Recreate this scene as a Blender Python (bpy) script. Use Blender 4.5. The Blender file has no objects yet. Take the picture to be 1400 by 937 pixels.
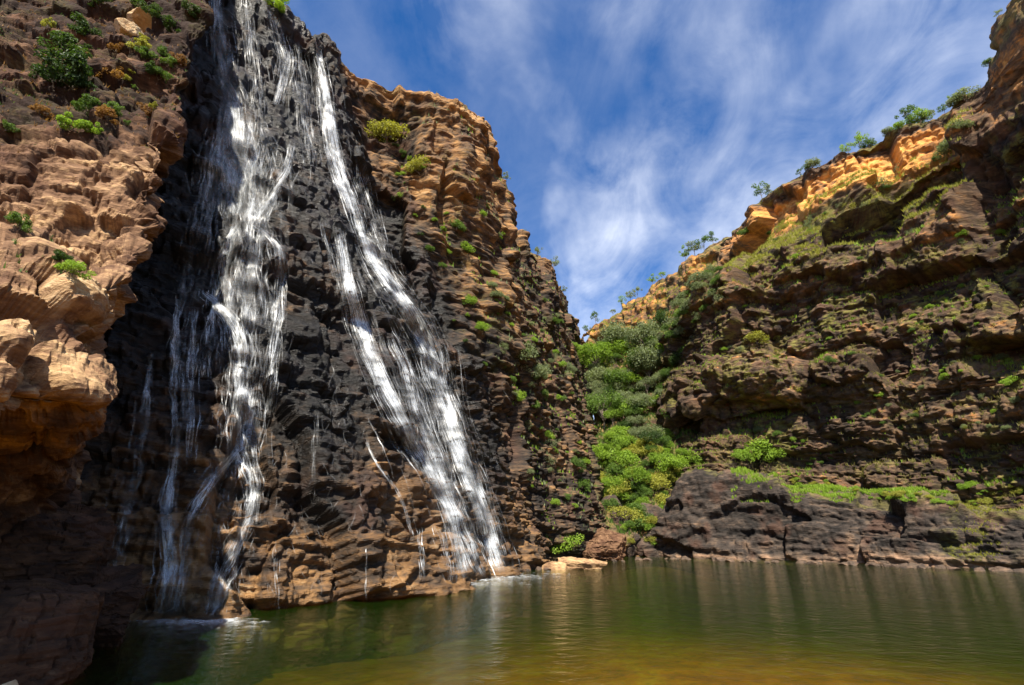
import bpy, math, random, time
import numpy as np
from mathutils import Vector
from mathutils.bvhtree import BVHTree

T0 = time.time()
DEBUG = False
random.seed(7)
RNG = np.random.default_rng(7)
sc = bpy.context.scene
COL = sc.collection

# ------------------------------------------------------------------ camera
CAM_H, PITCH, LENS = 4.0, math.radians(21.5), 17.0
FPX, CX, CY = 1400 * LENS / 36.0, 700.0, 468.5
cam_d = bpy.data.cameras.new('camera')
cam_d.lens = LENS; cam_d.sensor_width = 36.0; cam_d.clip_end = 5000; cam_d.clip_start = 0.1
cam = bpy.data.objects.new('camera', cam_d); COL.objects.link(cam)
cam.location = (0, 0, CAM_H); cam.rotation_euler = (math.pi / 2 + PITCH, 0, 0)
sc.camera = cam

# ------------------------------------------------------------------ light
TO_SUN = Vector((-0.04, -0.62, 0.78)).normalized()
SUN_EL = math.asin(TO_SUN.z); SUN_AZ = math.atan2(TO_SUN.x, TO_SUN.y)
sun_d = bpy.data.lights.new('sun', 'SUN'); sun_d.energy = 5.0; sun_d.angle = math.radians(0.53)
sun_d.color = (1.0, 0.93, 0.80)
sun = bpy.data.objects.new('sun', sun_d); COL.objects.link(sun)
sun.rotation_euler = (-TO_SUN).to_track_quat('-Z', 'Y').to_euler()

sc.view_settings.view_transform = 'Standard'; sc.view_settings.look = 'None'
sc.view_settings.exposure = 1.30; sc.view_settings.gamma = 1.0
sc.render.engine = 'CYCLES'
cy = sc.cycles
cy.use_denoising = True; cy.denoising_input_passes = 'RGB_ALBEDO_NORMAL'; cy.denoising_prefilter = 'ACCURATE'
try: cy.denoiser = 'OPENIMAGEDENOISE'
except Exception: pass
cy.max_bounces = 6; cy.diffuse_bounces = 3; cy.glossy_bounces = 3; cy.transmission_bounces = 3
cy.transparent_max_bounces = 20; cy.volume_bounces = 0; cy.sample_clamp_indirect = 1.5; cy.sample_clamp_direct = 5.0; cy.use_adaptive_sampling = False
cy.caustics_reflective = False; cy.caustics_refractive = False

class NT:
    """small helper around a node tree"""
    def __init__(s, tree): s.t = tree; tree.nodes.clear()
    def n(s, typ, **kw):
        nd = s.t.nodes.new(typ)
        for k, v in kw.items():
            if k == 'inp':
                for kk, vv in v.items():
                    if isinstance(vv, bpy.types.NodeSocket): s.t.links.new(vv, nd.inputs[kk])
                    else: nd.inputs[kk].default_value = vv
            else: setattr(nd, k, v)
        return nd
    def l(s, a, b): s.t.links.new(a, b)
    def math(s, op, a, b=0.0, c=0.0, clamp=False):
        return s.n('ShaderNodeMath', operation=op, use_clamp=clamp, inp={0: a, 1: b, 2: c}).outputs[0]
    def mix(s, f, a, b, mode='MIX'):
        m = s.n('ShaderNodeMix', data_type='RGBA', blend_type=mode)
        for i, v in ((0, f), (6, a), (7, b)):
            if isinstance(v, bpy.types.NodeSocket): s.l(v, m.inputs[i])
            else: m.inputs[i].default_value = v if i == 0 else (tuple(v) + (1.0,))[:4]
        return m.outputs[2]
    def noise(s, vec, scale, detail=4, rough=0.55, dist=0.0):
        return s.n('ShaderNodeTexNoise', inp={'Vector': vec, 'Scale': scale, 'Detail': detail, 'Roughness': rough, 'Distortion': dist}).outputs[0]
    def ramp(s, fac, stops, interp='LINEAR'):
        r = s.n('ShaderNodeValToRGB', inp={0: fac}); cr = r.color_ramp; cr.interpolation = interp
        while len(cr.elements) < len(stops): cr.elements.new(0.5)
        for e, (p, c) in zip(cr.elements, stops):
            e.position = p; e.color = (tuple(c) + (1.0,))[:4] if not isinstance(c, (int, float)) else (c, c, c, 1)
        return r.outputs[0]
    def mapping(s, vec, scale=(1, 1, 1), rot=(0, 0, 0), loc=(0, 0, 0)):
        return s.n('ShaderNodeMapping', inp={'Vector': vec, 'Scale': scale, 'Rotation': rot, 'Location': loc}).outputs[0]

# ------------------------------------------------------------------ sky
world = bpy.data.worlds.new('World'); sc.world = world; world.use_nodes = True
w = NT(world.node_tree)
sky = w.n('ShaderNodeTexSky', sky_type='NISHITA', sun_disc=False, sun_elevation=SUN_EL, sun_rotation=SUN_AZ,
          altitude=1500, air_density=1.0, dust_density=0.25, ozone_density=3.5)
geo = w.n('ShaderNodeTexCoord').outputs['Generated']
sep = w.n('ShaderNodeSeparateXYZ', inp={0: geo})
zz = w.math('MAXIMUM', w.math('ADD', sep.outputs[2], 0.55), 0.2)       # a curved cloud deck
plan = w.n('ShaderNodeCombineXYZ', inp={0: w.math('DIVIDE', sep.outputs[0], zz), 1: w.math('DIVIDE', sep.outputs[1], zz), 2: 0.0}).outputs[0]
c_big = w.ramp(w.noise(w.mapping(plan, scale=(1.25, 0.95, 1), rot=(0, 0, math.radians(24)), loc=(3.1, 1.4, 0)), 2.0, 5, 0.55, 0.3), [(0.39, 0.0), (0.68, 1.0)])
c_fib = w.noise(w.mapping(plan, scale=(1.5, 1.0, 1), rot=(0, 0, math.radians(40)), loc=(0.4, 0.9, 0)), 5.0, 9, 0.60, 0.8)
c_puf = w.noise(w.mapping(plan, loc=(7, 2, 0)), 6.5, 8, 0.60)
c_fine = w.ramp(w.math('ADD', w.math('MULTIPLY', c_fib, 0.55), w.math('MULTIPLY', c_puf, 0.45)), [(0.36, 0.10), (0.66, 1.0)])
c_mask = w.math('MULTIPLY', w.math('MULTIPLY', c_big, c_fine), 0.78, clamp=True)
c_mask = w.math('ADD', c_mask, w.math('MULTIPLY', c_fine, 0.12), clamp=True)
skyc = w.n('ShaderNodeHueSaturation', inp={'Hue': 0.505, 'Saturation': 1.34, 'Value': 1.36, 'Color': sky.outputs[0]}).outputs[0]
final = w.mix(c_mask, skyc, (8.8, 9.2, 10.0))
bg = w.n('ShaderNodeBackground', inp={'Color': final, 'Strength': 0.062})
w.l(bg.outputs[0], w.n('ShaderNodeOutputWorld').inputs[0])

# ------------------------------------------------------------------ helpers: pixels of a 1400x937 picture <-> world
CP, SP = math.cos(PITCH), math.sin(PITCH)
def ray(px, py):
    dx, du = (px - CX) / FPX, (CY - py) / FPX
    return Vector((dx, CP - SP * du, SP + CP * du))
def P(px, py, Y):
    r = ray(px, py); return (r.x / r.y * Y, Y, CAM_H + r.z / r.y * Y)
def project(v):
    x, y, z = v[..., 0], v[..., 1], v[..., 2] - CAM_H
    f = np.maximum(CP * y + SP * z, 0.05); u = -SP * y + CP * z
    return CX + FPX * x / f, CY - FPX * u / f

def hash3(i, j, k, seed):
    h = (i.astype(np.int64) * 374761393 + j.astype(np.int64) * 668265263 + k.astype(np.int64) * 2147483647 + seed * 974711) & 0xFFFFFFFF
    h = ((h ^ (h >> 13)) * 1274126177) & 0xFFFFFFFF
    return (h ^ (h >> 16)) & 0xFFFFFFFF
TAB = RNG.random((64, 64, 64), dtype=np.float32)
def vnoise(p):
    f = np.floor(p); t = (p - f).astype(np.float32); i = f.astype(np.int32) & 63; j = (i + 1) & 63
    t = t * t * (3 - 2 * t)
    x0, y0, z0 = i.T; x1, y1, z1 = j.T; tx, ty, tz = t.T
    a = TAB[x0, y0, z0] * (1 - tx) + TAB[x1, y0, z0] * tx
    b = TAB[x0, y1, z0] * (1 - tx) + TAB[x1, y1, z0] * tx
    c = TAB[x0, y0, z1] * (1 - tx) + TAB[x1, y0, z1] * tx
    d = TAB[x0, y1, z1] * (1 - tx) + TAB[x1, y1, z1] * tx
    return (a * (1 - ty) + b * ty) * (1 - tz) + (c * (1 - ty) + d * ty) * tz
def fbm(p, octaves=4, gain=0.5):
    s = np.zeros(len(p), np.float32); a = 1.0; tot = 0
    for o in range(octaves):
        s += a * (vnoise(p * (2 ** o) + 17.3 * o + 5) - 0.5); tot += a; a *= gain
    return s / tot * 2          # about -1..1
def vor(p, seed, boxy=False):
    """jittered cells: random per cell (2 values), distance gap to the next cell, offset from the cell's seed point"""
    b = np.floor(p - 0.5).astype(np.int64)
    n = len(p); d1 = np.full(n, 9.0, np.float32); d2 = np.full(n, 9.0, np.float32)
    r = np.zeros((n, 3), np.float32); off = np.zeros((n, 3), np.float32)
    for di in (0, 1):
        for dj in (0, 1):
            for dk in (0, 1):
                c = b + np.array((di, dj, dk))
                h = hash3(c[:, 0], c[:, 1], c[:, 2], seed)
                jx = (h & 1023) / 1023.0 - 0.5; jy = ((h >> 10) & 1023) / 1023.0 - 0.5; jz = ((h >> 20) & 1023) / 1023.0 - 0.5
                q = (p - (c + 0.5 + 0.85 * np.stack((jx, jy, jz), 1))).astype(np.float32)
                d = np.abs(q).max(1) ** 2 + 0.06 * (q * q).sum(1) if boxy else (q * q).sum(1)
                m = d < d1
                d2 = np.where(m, d1, np.minimum(d2, d)); d1 = np.where(m, d, d1)
                h2 = (h * 2654435761) & 0xFFFFFFFF
                rr = np.stack(((h2 & 1023) / 1023.0, ((h2 >> 10) & 1023) / 1023.0, ((h2 >> 20) & 1023) / 1023.0), 1)
                r[m] = rr[m]; off[m] = q[m]
    return r, np.sqrt(d2) - np.sqrt(d1), off
def sstep(a, b, x):
    t = np.clip((x - a) / (b - a), 0, 1); return t * t * (3 - 2 * t)
def blob(px, py, cx, cy_, rx, ry):
    return np.exp(-((px - cx) / rx) ** 2 - ((py - cy_) / ry) ** 2)

def catmull(C, n, axis, kw=3.0):
    """resample control lattice C (a,b,3) along axis to n samples, by mean chord length"""
    C = np.moveaxis(np.asarray(C, float), axis, 0)
    qx, qy = project(C)                      # finer where the surface is seen larger, coarser out of sight
    qx = np.clip(qx, -120, 1520); qy = np.clip(qy, -120, 1040)
    seg = np.hypot(np.diff(qx, axis=0), np.diff(qy, axis=0)).mean(1) + kw * np.linalg.norm(np.diff(C, axis=0), axis=2).mean(1) + 1e-6
    t = np.concatenate(([0], np.cumsum(seg)))
    s = np.linspace(0, t[-1], n)
    k = np.clip(np.searchsorted(t, s, 'right') - 1, 0, len(seg) - 1)
    h = (t[k + 1] - t[k])[:, None, None]; x = ((s - t[k]) / (t[k + 1] - t[k]))[:, None, None]
    m = np.zeros_like(C)
    m[1:-1] = (C[2:] - C[:-2]) / (t[2:] - t[:-2])[:, None, None]
    m[0] = (C[1] - C[0]) / seg[0]; m[-1] = (C[-1] - C[-2]) / seg[-1]
    m *= 0.8
    r = (2*x**3 - 3*x**2 + 1) * C[k] + (x**3 - 2*x**2 + x) * h * m[k] + (-2*x**3 + 3*x**2) * C[k+1] + (x**3 - x**2) * h * m[k+1]
    return np.moveaxis(r, 0, axis)

def tag(o, label=None, cat=None, group=None, kind=None):
    if label: o['label'] = label
    if cat: o['category'] = cat
    if group: o['group'] = group
    if kind: o['kind'] = kind
    return o

def mesh_from_arrays(name, verts, quads, mat=None, attrs=None, smooth=False):
    me = bpy.data.meshes.new(name)
    nv, nq, k = len(verts), len(quads), quads.shape[1]
    me.vertices.add(nv); me.vertices.foreach_set('co', np.asarray(verts, np.float32).ravel())
    me.loops.add(nq * k); me.loops.foreach_set('vertex_index', quads.astype(np.int32).ravel())
    me.polygons.add(nq); me.polygons.foreach_set('loop_start', np.arange(0, nq * k, k, dtype=np.int32))
    me.update(calc_edges=True)
    if smooth: me.polygons.foreach_set('use_smooth', np.ones(nq, bool))
    else: me.polygons.foreach_set('use_smooth', np.zeros(nq, bool))
    for an, av in (attrs or {}).items():
        a = me.attributes.new(an, 'FLOAT', 'POINT'); a.data.foreach_set('value', np.asarray(av, np.float32))
    if mat: me.materials.append(mat)
    return me
def link(name, me, parent=None):
    o = bpy.data.objects.new(name, me); COL.objects.link(o)
    if parent: o.parent = parent
    return o

SURF = {}      # name -> dict(bvh, verts, fn (face normals), fc (centres), attrs)
def grid_faces(nc, nr):
    i = np.arange(nc - 1)[:, None] * nr + np.arange(nr - 1)[None, :]
    i = i.ravel(); return np.stack((i, i + nr, i + nr + 1, i + 1), 1)

def rock_sheet(name, lattice, nc, nr, layers, mat, maskfn, big=2.0, bigscale=14.0, bumps=(), seed=0, fine=0.10, flip=False, soft=1, kw=3.0, strata=(), nsm=24, ledge=0.0, jrot=0.5, warpamp=1.0, kind='structure', label=None):
    L = np.array(lattice, float)
    G = catmull(catmull(L, nc, 0, kw), nr, 1, kw)
    du = np.gradient(G, axis=0); dv = np.gradient(G, axis=1)
    N = np.cross(du, dv); N /= np.linalg.norm(N, axis=2, keepdims=True) + 1e-9
    if flip: N = -N
    N0 = N.copy().reshape(-1, 3)
    # smooth normals over the lattice so that blocks stand square to the face
    for _ in range(nsm):
        N[1:-1] = (N[:-2] + N[1:-1] + N[2:]) / 3
        N[:, 1:-1] = (N[:, :-2] + N[:, 1:-1] + N[:, 2:]) / 3
    N /= np.linalg.norm(N, axis=2, keepdims=True) + 1e-9
    V = G.reshape(-1, 3); N = N.reshape(-1, 3)
    px, py = project(V)
    A = maskfn(px, py, V, N)          # dict of attributes + optional 'damp' and 'push'
    disp = big * fbm(V / bigscale + seed, 3).astype(float)
    for (bx, by, rx, ry, am) in bumps:
        disp += am * np.exp(-(((px - bx) / rx) ** 2 + ((py - by) / ry) ** 2) ** 1.5)
    if 'push' in A: disp += A.pop('push')
    damp = A.pop('damp') if 'damp' in A else np.ones(len(V))
    damp = damp * (1 - ledge * sstep(0.5, 0.85, N0[:, 2]) * sstep(200, 260, py))
    V = V + N * disp[:, None]
    wp = np.stack([fbm(V / 5.0 + 31 * q + seed, 3) for q in range(3)], 1) * warpamp
    cj, sj = math.cos(jrot), math.sin(jrot); RJ = np.array(((cj, sj, 0), (-sj, cj, 0), (0, 0, 1)))      # direction of the joints
    cell = np.zeros(len(V)); tot = 0; d = np.zeros(len(V))
    for li, (sx, sz, am, tilt, crack) in enumerate(layers):
        S = np.array((sx, sx, sz))
        q = ((V + wp * min(1.0, sx / 4.0) * 0.55) @ RJ) / S
        q[:, 2] += 0.12 * q[:, 0] * sx / sz * 0.35
        r, e, off = vor(q, seed * 17 + li, True)
        tl = ((r - 0.5) * off)
        dd = (r[:, 0] - 0.5) * 2 * am + tilt * am * 2.0 * (tl[:, 0] + tl[:, 1] + 0.8 * tl[:, 2])
        dd -= crack * am * (1 - sstep(0.0, 0.09, e))
        d += dd * damp
        cell += r[:, 1] * (1.0 if li else 0.7); tot += (1.0 if li else 0.7)
    cell = cell / max(tot, 1e-6)
    for si, (th, am) in enumerate(strata):                  # bedding: ledges that run on along the face
        zb = (V[:, 2] + 0.10 * V[:, 0] + 0.05 * V[:, 1] + 0.9 * th * fbm(V / (9 * th) + 51 + si, 3) + 0.25 * th * (r[:, 2] - 0.5)) / th
        kb = np.floor(zb).astype(np.int64); fb = zb - kb
        seg_ = np.floor((V @ RJ)[:, 0] / (7 * th) + 0.6 * fbm(V / (5 * th), 2) * 2).astype(np.int64)
        hb = (hash3(kb, seg_, kb * 0, 77 + si + seed) & 1023) / 1023.0
        hc = (hash3(kb, kb * 0, kb * 0, 99 + si + seed) & 1023) / 1023.0
        d += damp * am * ((hb - 0.5) * 0.9 + (hc - 0.5) * 1.3 - 0.55 * fb - 0.7 * (1 - sstep(0.0, 0.16, fb)))
        cell = cell + 0.22 * (hc - 0.5)
    cell = np.clip((cell - 0.5) * 1.5 + 0.5, 0, 1)
    D = d.reshape(nc, nr)                                   # round the steps off so that they are not combed by the grid
    for _ in range(soft):
        D[1:-1] = (D[:-2] + 2 * D[1:-1] + D[2:]) / 4
        D[:, 1:-1] = (D[:, :-2] + 2 * D[:, 1:-1] + D[:, 2:]) / 4
    d = D.ravel()
    d += fine * fbm(V / 0.7 + 3 * seed, 3) * 1.6
    V = V + N * d[:, None]
    F = grid_faces(nc, nr)
    if flip: F = F[:, ::-1]
    am_ = 1.0
    q = V.copy(); q[:, 2] += 0.12 * q[:, 0] + wp[:, 2] * 0.5
    st = sstep(0.05, 0.35, fbm(V * np.array((0.45, 0.45, 0.045)) + 7 + seed, 4))      # run-off stains down the face
    lay = fbm(q * np.array((0.12, 0.12, 1.3)) + seed, 3)                                # beds of slightly different stone
    A['tone'] = A['tone'] + 0.16 * fbm(V / 6.5 + seed, 4) + 0.20 * fbm(V / 1.1 + 2 * seed, 3) + 0.14 * lay + 0.42 * (cell - 0.5) - 0.16 * st
    A['varn'] = 0.45 * sstep(0.0, 0.5, fbm(V / 2.4 + 40 + seed, 4))
    A['wet'] = A['wet'] * (0.5 + 0.5 * sstep(-0.4, 0.1, fbm(V / 2.5 + 60, 4)))
    A['moss'] = A['moss'] * sstep(-0.05, 0.25, fbm(V / 1.4 + 80 + seed, 4))
    A['soil'] = A['soil'] * sstep(-0.25, 0.15, fbm(V / 1.2 + 90 + seed, 4))
    if DEBUG:
        sx_, sy_ = project(V)
        print(name, 'rim', [(int(x), int(sy_[np.abs(sx_ - x) < 6].min())) for x in range(300, 1400, 50) if (np.abs(sx_ - x) < 6).any()])
    me = mesh_from_arrays(name, V, F, mat, A)
    o = link(name, me)
    tag(o, label=label, kind=kind)
    a, b, c, dq = V[F[:, 0]], V[F[:, 1]], V[F[:, 2]], V[F[:, 3]]
    fn = np.cross(c - a, dq - b); ar = np.linalg.norm(fn, axis=1); fn /= ar[:, None] + 1e-9
    SURF[name] = dict(V=V, F=F, fn=fn, fa=ar / 2, fc=(a + b + c + dq) / 4, o=o, px=None)
    # coarser BVH for placing things
    SURF[name]['bvh'] = BVHTree.FromPolygons([tuple(v) for v in V], [tuple(f) for f in F.tolist()])
    print('%-18s %7d verts  %.1fs' % (name, len(V), time.time() - T0), flush=True)
    return o

CAMV = Vector((0, 0, CAM_H))
def hit(px, py, names=None):
    d = ray(px, py).normalized(); best = None
    for nm in (names or SURF):
        loc, nrm, idx, dist = SURF[nm]['bvh'].ray_cast(CAMV, d)
        if loc is not None and (best is None or dist < best[2]):
            if nrm.dot(d) > 0: nrm = -nrm
            best = (loc, nrm, dist, nm)
    return best

# ------------------------------------------------------------------ materials
def rock_material(name, stops, moss=(0.10, 0.10, 0.025), grass=(0.22, 0.20, 0.05), bump=0.6, bscale=1.0):
    m = bpy.data.materials.new(name); m.use_nodes = True; t = NT(m.node_tree)
    pos = t.n('ShaderNodeNewGeometry').outputs['Position']
    at = lambda n: t.n('ShaderNodeAttribute', attribute_name=n).outputs['Fac']
    ns = t.noise(t.mapping(pos, scale=(0.5, 0.5, 1.7), rot=(0.05, 0.09, 0)), 1.9 * bscale, 6, 0.68, 0.3)
    v = t.math('MULTIPLY_ADD', t.math('SUBTRACT', ns, 0.5), 1.0, at('tone'), clamp=True)
    col = t.ramp(v, stops)
    col = t.mix(at('varn'), col, (0.11, 0.052, 0.032))
    sharp = t.ramp(ns, [(0.42, 0.0), (0.56, 1.0)])
    mm = t.math('MULTIPLY', at('moss'), sharp)
    col = t.mix(mm, col, moss)
    col = t.mix(t.math('MULTIPLY', at('soil'), t.math('MULTIPLY_ADD', sharp, 0.6, 0.4)), col, t.mix(ns, (0.10, 0.085, 0.03), grass))
    wet = at('wet')
    col = t.mix(wet, col, t.mix(1.0, col, (0.22, 0.205, 0.20), 'MULTIPLY'))
    rough = t.math('MULTIPLY_ADD', wet, -0.52, 0.88)
    nf = t.noise(pos, 9.0 * bscale, 5, 0.7)
    v2 = t.math('MULTIPLY_ADD', t.math('SUBTRACT', nf, 0.5), 0.5, 1.0)
    col = t.mix(1.0, col, t.n('ShaderNodeCombineColor', inp={0: v2, 1: v2, 2: v2}).outputs[0], 'MULTIPLY')
    bp = t.n('ShaderNodeBump', inp={'Strength': bump, 'Distance': 0.5 / bscale, 'Height': t.math('MULTIPLY_ADD', nf, t.math('MULTIPLY_ADD', wet, -0.28, 0.35), ns)})
    b = t.n('ShaderNodeBsdfPrincipled', inp={'Base Color': col, 'Roughness': rough, 'Normal': bp.outputs[0], 'Specular IOR Level': t.math('MULTIPLY_ADD', wet, 0.22, 0.2)})
    t.l(b.outputs[0], t.n('ShaderNodeOutputMaterial').inputs[0])
    return m

M_LEFT = rock_material('sandstone_near', [(0.0, (0.028, 0.015, 0.010)), (0.25, (0.085, 0.042, 0.022)), (0.5, (0.21, 0.118, 0.064)), (0.75, (0.46, 0.29, 0.145)), (1.0, (0.68, 0.50, 0.29))], bscale=1.8, bump=0.7)
M_FALLS = rock_material('wet_black_rock', [(0.0, (0.012, 0.010, 0.009)), (0.22, (0.035, 0.026, 0.019)), (0.45, (0.13, 0.080, 0.045)), (0.7, (0.36, 0.19, 0.07)), (1.0, (0.52, 0.36, 0.20))], bump=0.8, bscale=1.2)
M_RIGHT = rock_material('dark_sandstone', [(0.0, (0.022, 0.016, 0.013)), (0.25, (0.065, 0.042, 0.028)), (0.5, (0.15, 0.092, 0.052)), (0.75, (0.48, 0.21, 0.06)), (1.0, (0.74, 0.37, 0.10))], bump=0.8, bscale=0.7, moss=(0.16, 0.145, 0.035))
M_SHELF = rock_material('shelf_rock', [(0.0, (0.018, 0.015, 0.013)), (0.3, (0.055, 0.042, 0.034)), (0.55, (0.13, 0.088, 0.06)), (0.8, (0.30, 0.18, 0.11)), (1.0, (0.46, 0.32, 0.22))], bump=0.8, bscale=0.9, moss=(0.16, 0.16, 0.03))

# ------------------------------------------------------------------ the setting: pool bed, water
def bed_material():
    m = bpy.data.materials.new('pool_bed_sand'); m.use_nodes = True; t = NT(m.node_tree)
    pos = t.n('ShaderNodeNewGeometry').outputs['Position']
    c = t.ramp(t.noise(pos, 0.5, 7, 0.65), [(0.3, (0.25, 0.055, 0.006)), (0.5, (0.46, 0.118, 0.010)), (0.72, (0.56, 0.25, 0.04))])
    c = t.mix(t.ramp(t.noise(pos, 2.5, 6, 0.7), [(0.5, 0.0), (0.65, 0.6)]), c, (0.13, 0.055, 0.015))
    b = t.n('ShaderNodeBsdfPrincipled', inp={'Base Color': c, 'Roughness': 0.9})
    t.l(b.outputs[0], t.n('ShaderNodeOutputMaterial').inputs[0]); return m
n = 300
tq = np.linspace(-1, 1, n)
gx, gy = np.meshgrid(12 + 300 * np.sinh(4.2 * tq) / math.sinh(4.2), 28 + 330 * np.sinh(4.2 * tq) / math.sinh(4.2), indexing='ij')
V = np.stack((gx.ravel(), gy.ravel(), np.zeros(n * n)), 1)
wob = fbm(V / 7.0 + 3, 3)
z = -4.0 + 3.2 * np.exp(-((V[:, 0] - 10 + 1.5 * wob) / 22) ** 2 - ((V[:, 1] - 9) / 31) ** 2) + 3.0 * np.exp(-((V[:, 0] - 23) / 9) ** 2 - ((V[:, 1] - 84) / 14) ** 2)
z += 0.15 * wob + 0.04 * fbm(V / 1.6, 3)
r_, e_, o_ = vor(V / np.array((1.1, 1.1, 1.0)), 5)
z += 0.07 * (r_[:, 0] > 0.6) * sstep(0.0, 0.35, e_)                    # stones on the bottom
V[:, 2] = np.minimum(z, -0.45)
tag(link('pool_bed', mesh_from_arrays('pool_bed', V, grid_faces(n, n), bed_material(), smooth=True)), 'orange sandy bed under the clear green pool', kind='structure')

def water_material():
    m = bpy.data.materials.new('pool_water'); m.use_nodes = True; t = NT(m.node_tree)
    pos = t.n('ShaderNodeNewGeometry').outputs['Position']
    w1 = t.noise(t.mapping(pos, scale=(1, 1.25, 1), rot=(0, 0, 0.5)), 1.5, 4, 0.6, 0.5)
    w2 = t.noise(pos, 4.5, 3, 0.6)
    w3 = t.noise(pos, 0.28, 3, 0.5)
    h = t.math('ADD', t.math('MULTIPLY', w1, 1.0), t.math('ADD', t.math('MULTIPLY', w2, 0.25), t.math('MULTIPLY', w3, 1.4)))
    bp = t.n('ShaderNodeBump', inp={'Strength': 0.5, 'Distance': 0.12, 'Height': h})
    fr = t.n('ShaderNodeFresnel', inp={'IOR': 1.14, 'Normal': bp.outputs[0]})
    tr = t.n('ShaderNodeBsdfTransparent', inp={'Color': (0.96, 0.97, 0.92, 1)})
    df = t.n('ShaderNodeBsdfDiffuse', inp={'Color': (0.014, 0.044, 0.004, 1)})
    body = t.n('ShaderNodeMixShader', inp={0: 0.22, 1: tr.outputs[0], 2: df.outputs[0]})
    gl = t.n('ShaderNodeBsdfGlossy', inp={'Color': (0.9, 0.9, 0.9, 1), 'Roughness': 0.06, 'Normal': bp.outputs[0]})
    mx = t.n('ShaderNodeMixShader', inp={0: fr.outputs[0], 1: body.outputs[0], 2: gl.outputs[0]})
    va = t.n('ShaderNodeVolumeAbsorption', inp={'Color': (0.43, 0.60, 0.04, 1), 'Density': 0.23})
    out = t.n('ShaderNodeOutputMaterial')
    t.l(mx.outputs[0], out.inputs[0]); t.l(va.outputs[0], out.inputs[1]); return m
wx0, wx1, wy0, wy1 = -150, 200, -80, 320
wv = np.array([(wx0, wy0, 0), (wx1, wy0, 0), (wx1, wy1, 0), (wx0, wy1, 0), (wx0, wy0, -8), (wx1, wy0, -8), (wx1, wy1, -8), (wx0, wy1, -8)], float)
wf = np.array([(0, 1, 2, 3), (7, 6, 5, 4), (0, 4, 5, 1), (1, 5, 6, 2), (2, 6, 7, 3), (3, 7, 4, 0)])
tag(link('water', mesh_from_arrays('water', wv, wf, water_material())), 'calm green pool water below the waterfall', kind='structure')

# ------------------------------------------------------------------ the cliffs
def line_x(pts, py):
    ys = [p[1] for p in pts]; xs = [p[0] for p in pts]
    return np.interp(py, ys, xs)
ONE = lambda V, v=0.0: np.full(len(V), v)

# --- falls wall: apron of black rock with the cascades, turning into the dry wall down the gorge
H = 70.0
FALLS = [((-30, 20), (-60, 24), 0), ((-24, 24), (-50, 31), 0), ((-18.5, 26.8), (-44, 37), 0), ((-15, 28.5), (-39, 40), 0), ((-12.2, 30.4), (-34, 43), 0),
         ((-8, 35.1), (-29, 47.5), 0), ((-4.5, 41.2), (-26.6, 49.6), 0), ((-0.7, 54.2), (-22.5, 54), 0.5), ((1, 59), (-16, 56.5), 2.5), ((2.6, 64), (-11.8, 58), 3),
         ((3.5, 70), (-7.3, 61), 1.5), ((4.2, 76), (-4.5, 65), -1.5), ((7, 79), (-3, 79), -1), ((11, 82), (-0.8, 91.5), 0), ((16, 90), (7.3, 103.6), 0), ((20, 112), (15, 127), 0), ((25, 140), (22, 148), 0), ((30, 172), (28.5, 174), 0), ((36, 210), (34, 214), 0)]
def falls_lattice():
    out = []
    hs = [0.0, 0.08, 0.2, 0.35, 0.5, 0.65, 0.8, 0.92, 1.0]
    gs = [0.0, 0.05, 0.16, 0.32, 0.48, 0.64, 0.82, 0.95, 1.0]
    for (b, t, rec) in FALLS:
        b = np.array(b); t = np.array(t); d = t - b; back = d / (np.linalg.norm(d) + 1e-6)
        col = [(b[0] - back[0] * 0.3, b[1] - back[1] * 0.3, -7.0)]
        for h, g in zip(hs, gs):
            q = b + d * g + back * rec * 3.0 * math.exp(-((h - 0.62) / 0.22) ** 2)
            col.append((q[0], q[1], h * H))
        col.append((t[0] - 5, t[1] + 3, H + 0.6))
        col.append((t[0] - 34, t[1] + 20, H + 2))
        out.append(col)
    return out
WETLINE = [(440, 0), (470, 70), (505, 180), (560, 300), (640, 430), (690, 560), (735, 700), (760, 800)]
def falls_mask(px, py, V, N):
    nz = fbm(V / 6.0 + 9, 3)
    wet = sstep(-25, 35, line_x(WETLINE, py) - px + 35 * nz)
    low = sstep(17, 1, V[:, 2] + 5 * nz)                       # iron-stained ledges at the foot of the falls
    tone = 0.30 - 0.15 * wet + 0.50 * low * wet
    lit = blob(px, py, 625, 230, 75, 110)  # sunlit look of the buttress, put into the rock tone
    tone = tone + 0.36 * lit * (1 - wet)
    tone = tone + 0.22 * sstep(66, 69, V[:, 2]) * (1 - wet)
    moss = 0.5 * (1 - wet) * sstep(0.0, 0.5, fbm(V / 9.0 + 3, 3) + 0.15)
    damp = np.where(V[:, 2] > H + 0.8, 0.4, 1.0)
    wet = wet * (1 - 0.25 * low)
    return dict(tone=tone, wet=wet, moss=moss, soil=0.8 * sstep(H - 0.5, H + 1.5, V[:, 2]) * (1 - wet), damp=damp)
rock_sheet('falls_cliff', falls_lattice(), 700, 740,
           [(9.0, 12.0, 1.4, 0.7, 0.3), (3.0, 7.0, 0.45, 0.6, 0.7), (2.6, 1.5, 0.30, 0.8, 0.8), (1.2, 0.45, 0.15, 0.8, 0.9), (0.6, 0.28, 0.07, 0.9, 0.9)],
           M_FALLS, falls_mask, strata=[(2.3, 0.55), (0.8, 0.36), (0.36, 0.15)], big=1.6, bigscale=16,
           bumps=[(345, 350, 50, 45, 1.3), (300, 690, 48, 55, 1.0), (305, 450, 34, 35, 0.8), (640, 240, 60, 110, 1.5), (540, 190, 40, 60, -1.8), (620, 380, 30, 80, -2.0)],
           seed=3, soft=1, label='tall black wet cliff carrying the waterfall, drying to orange down the gorge')

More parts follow.
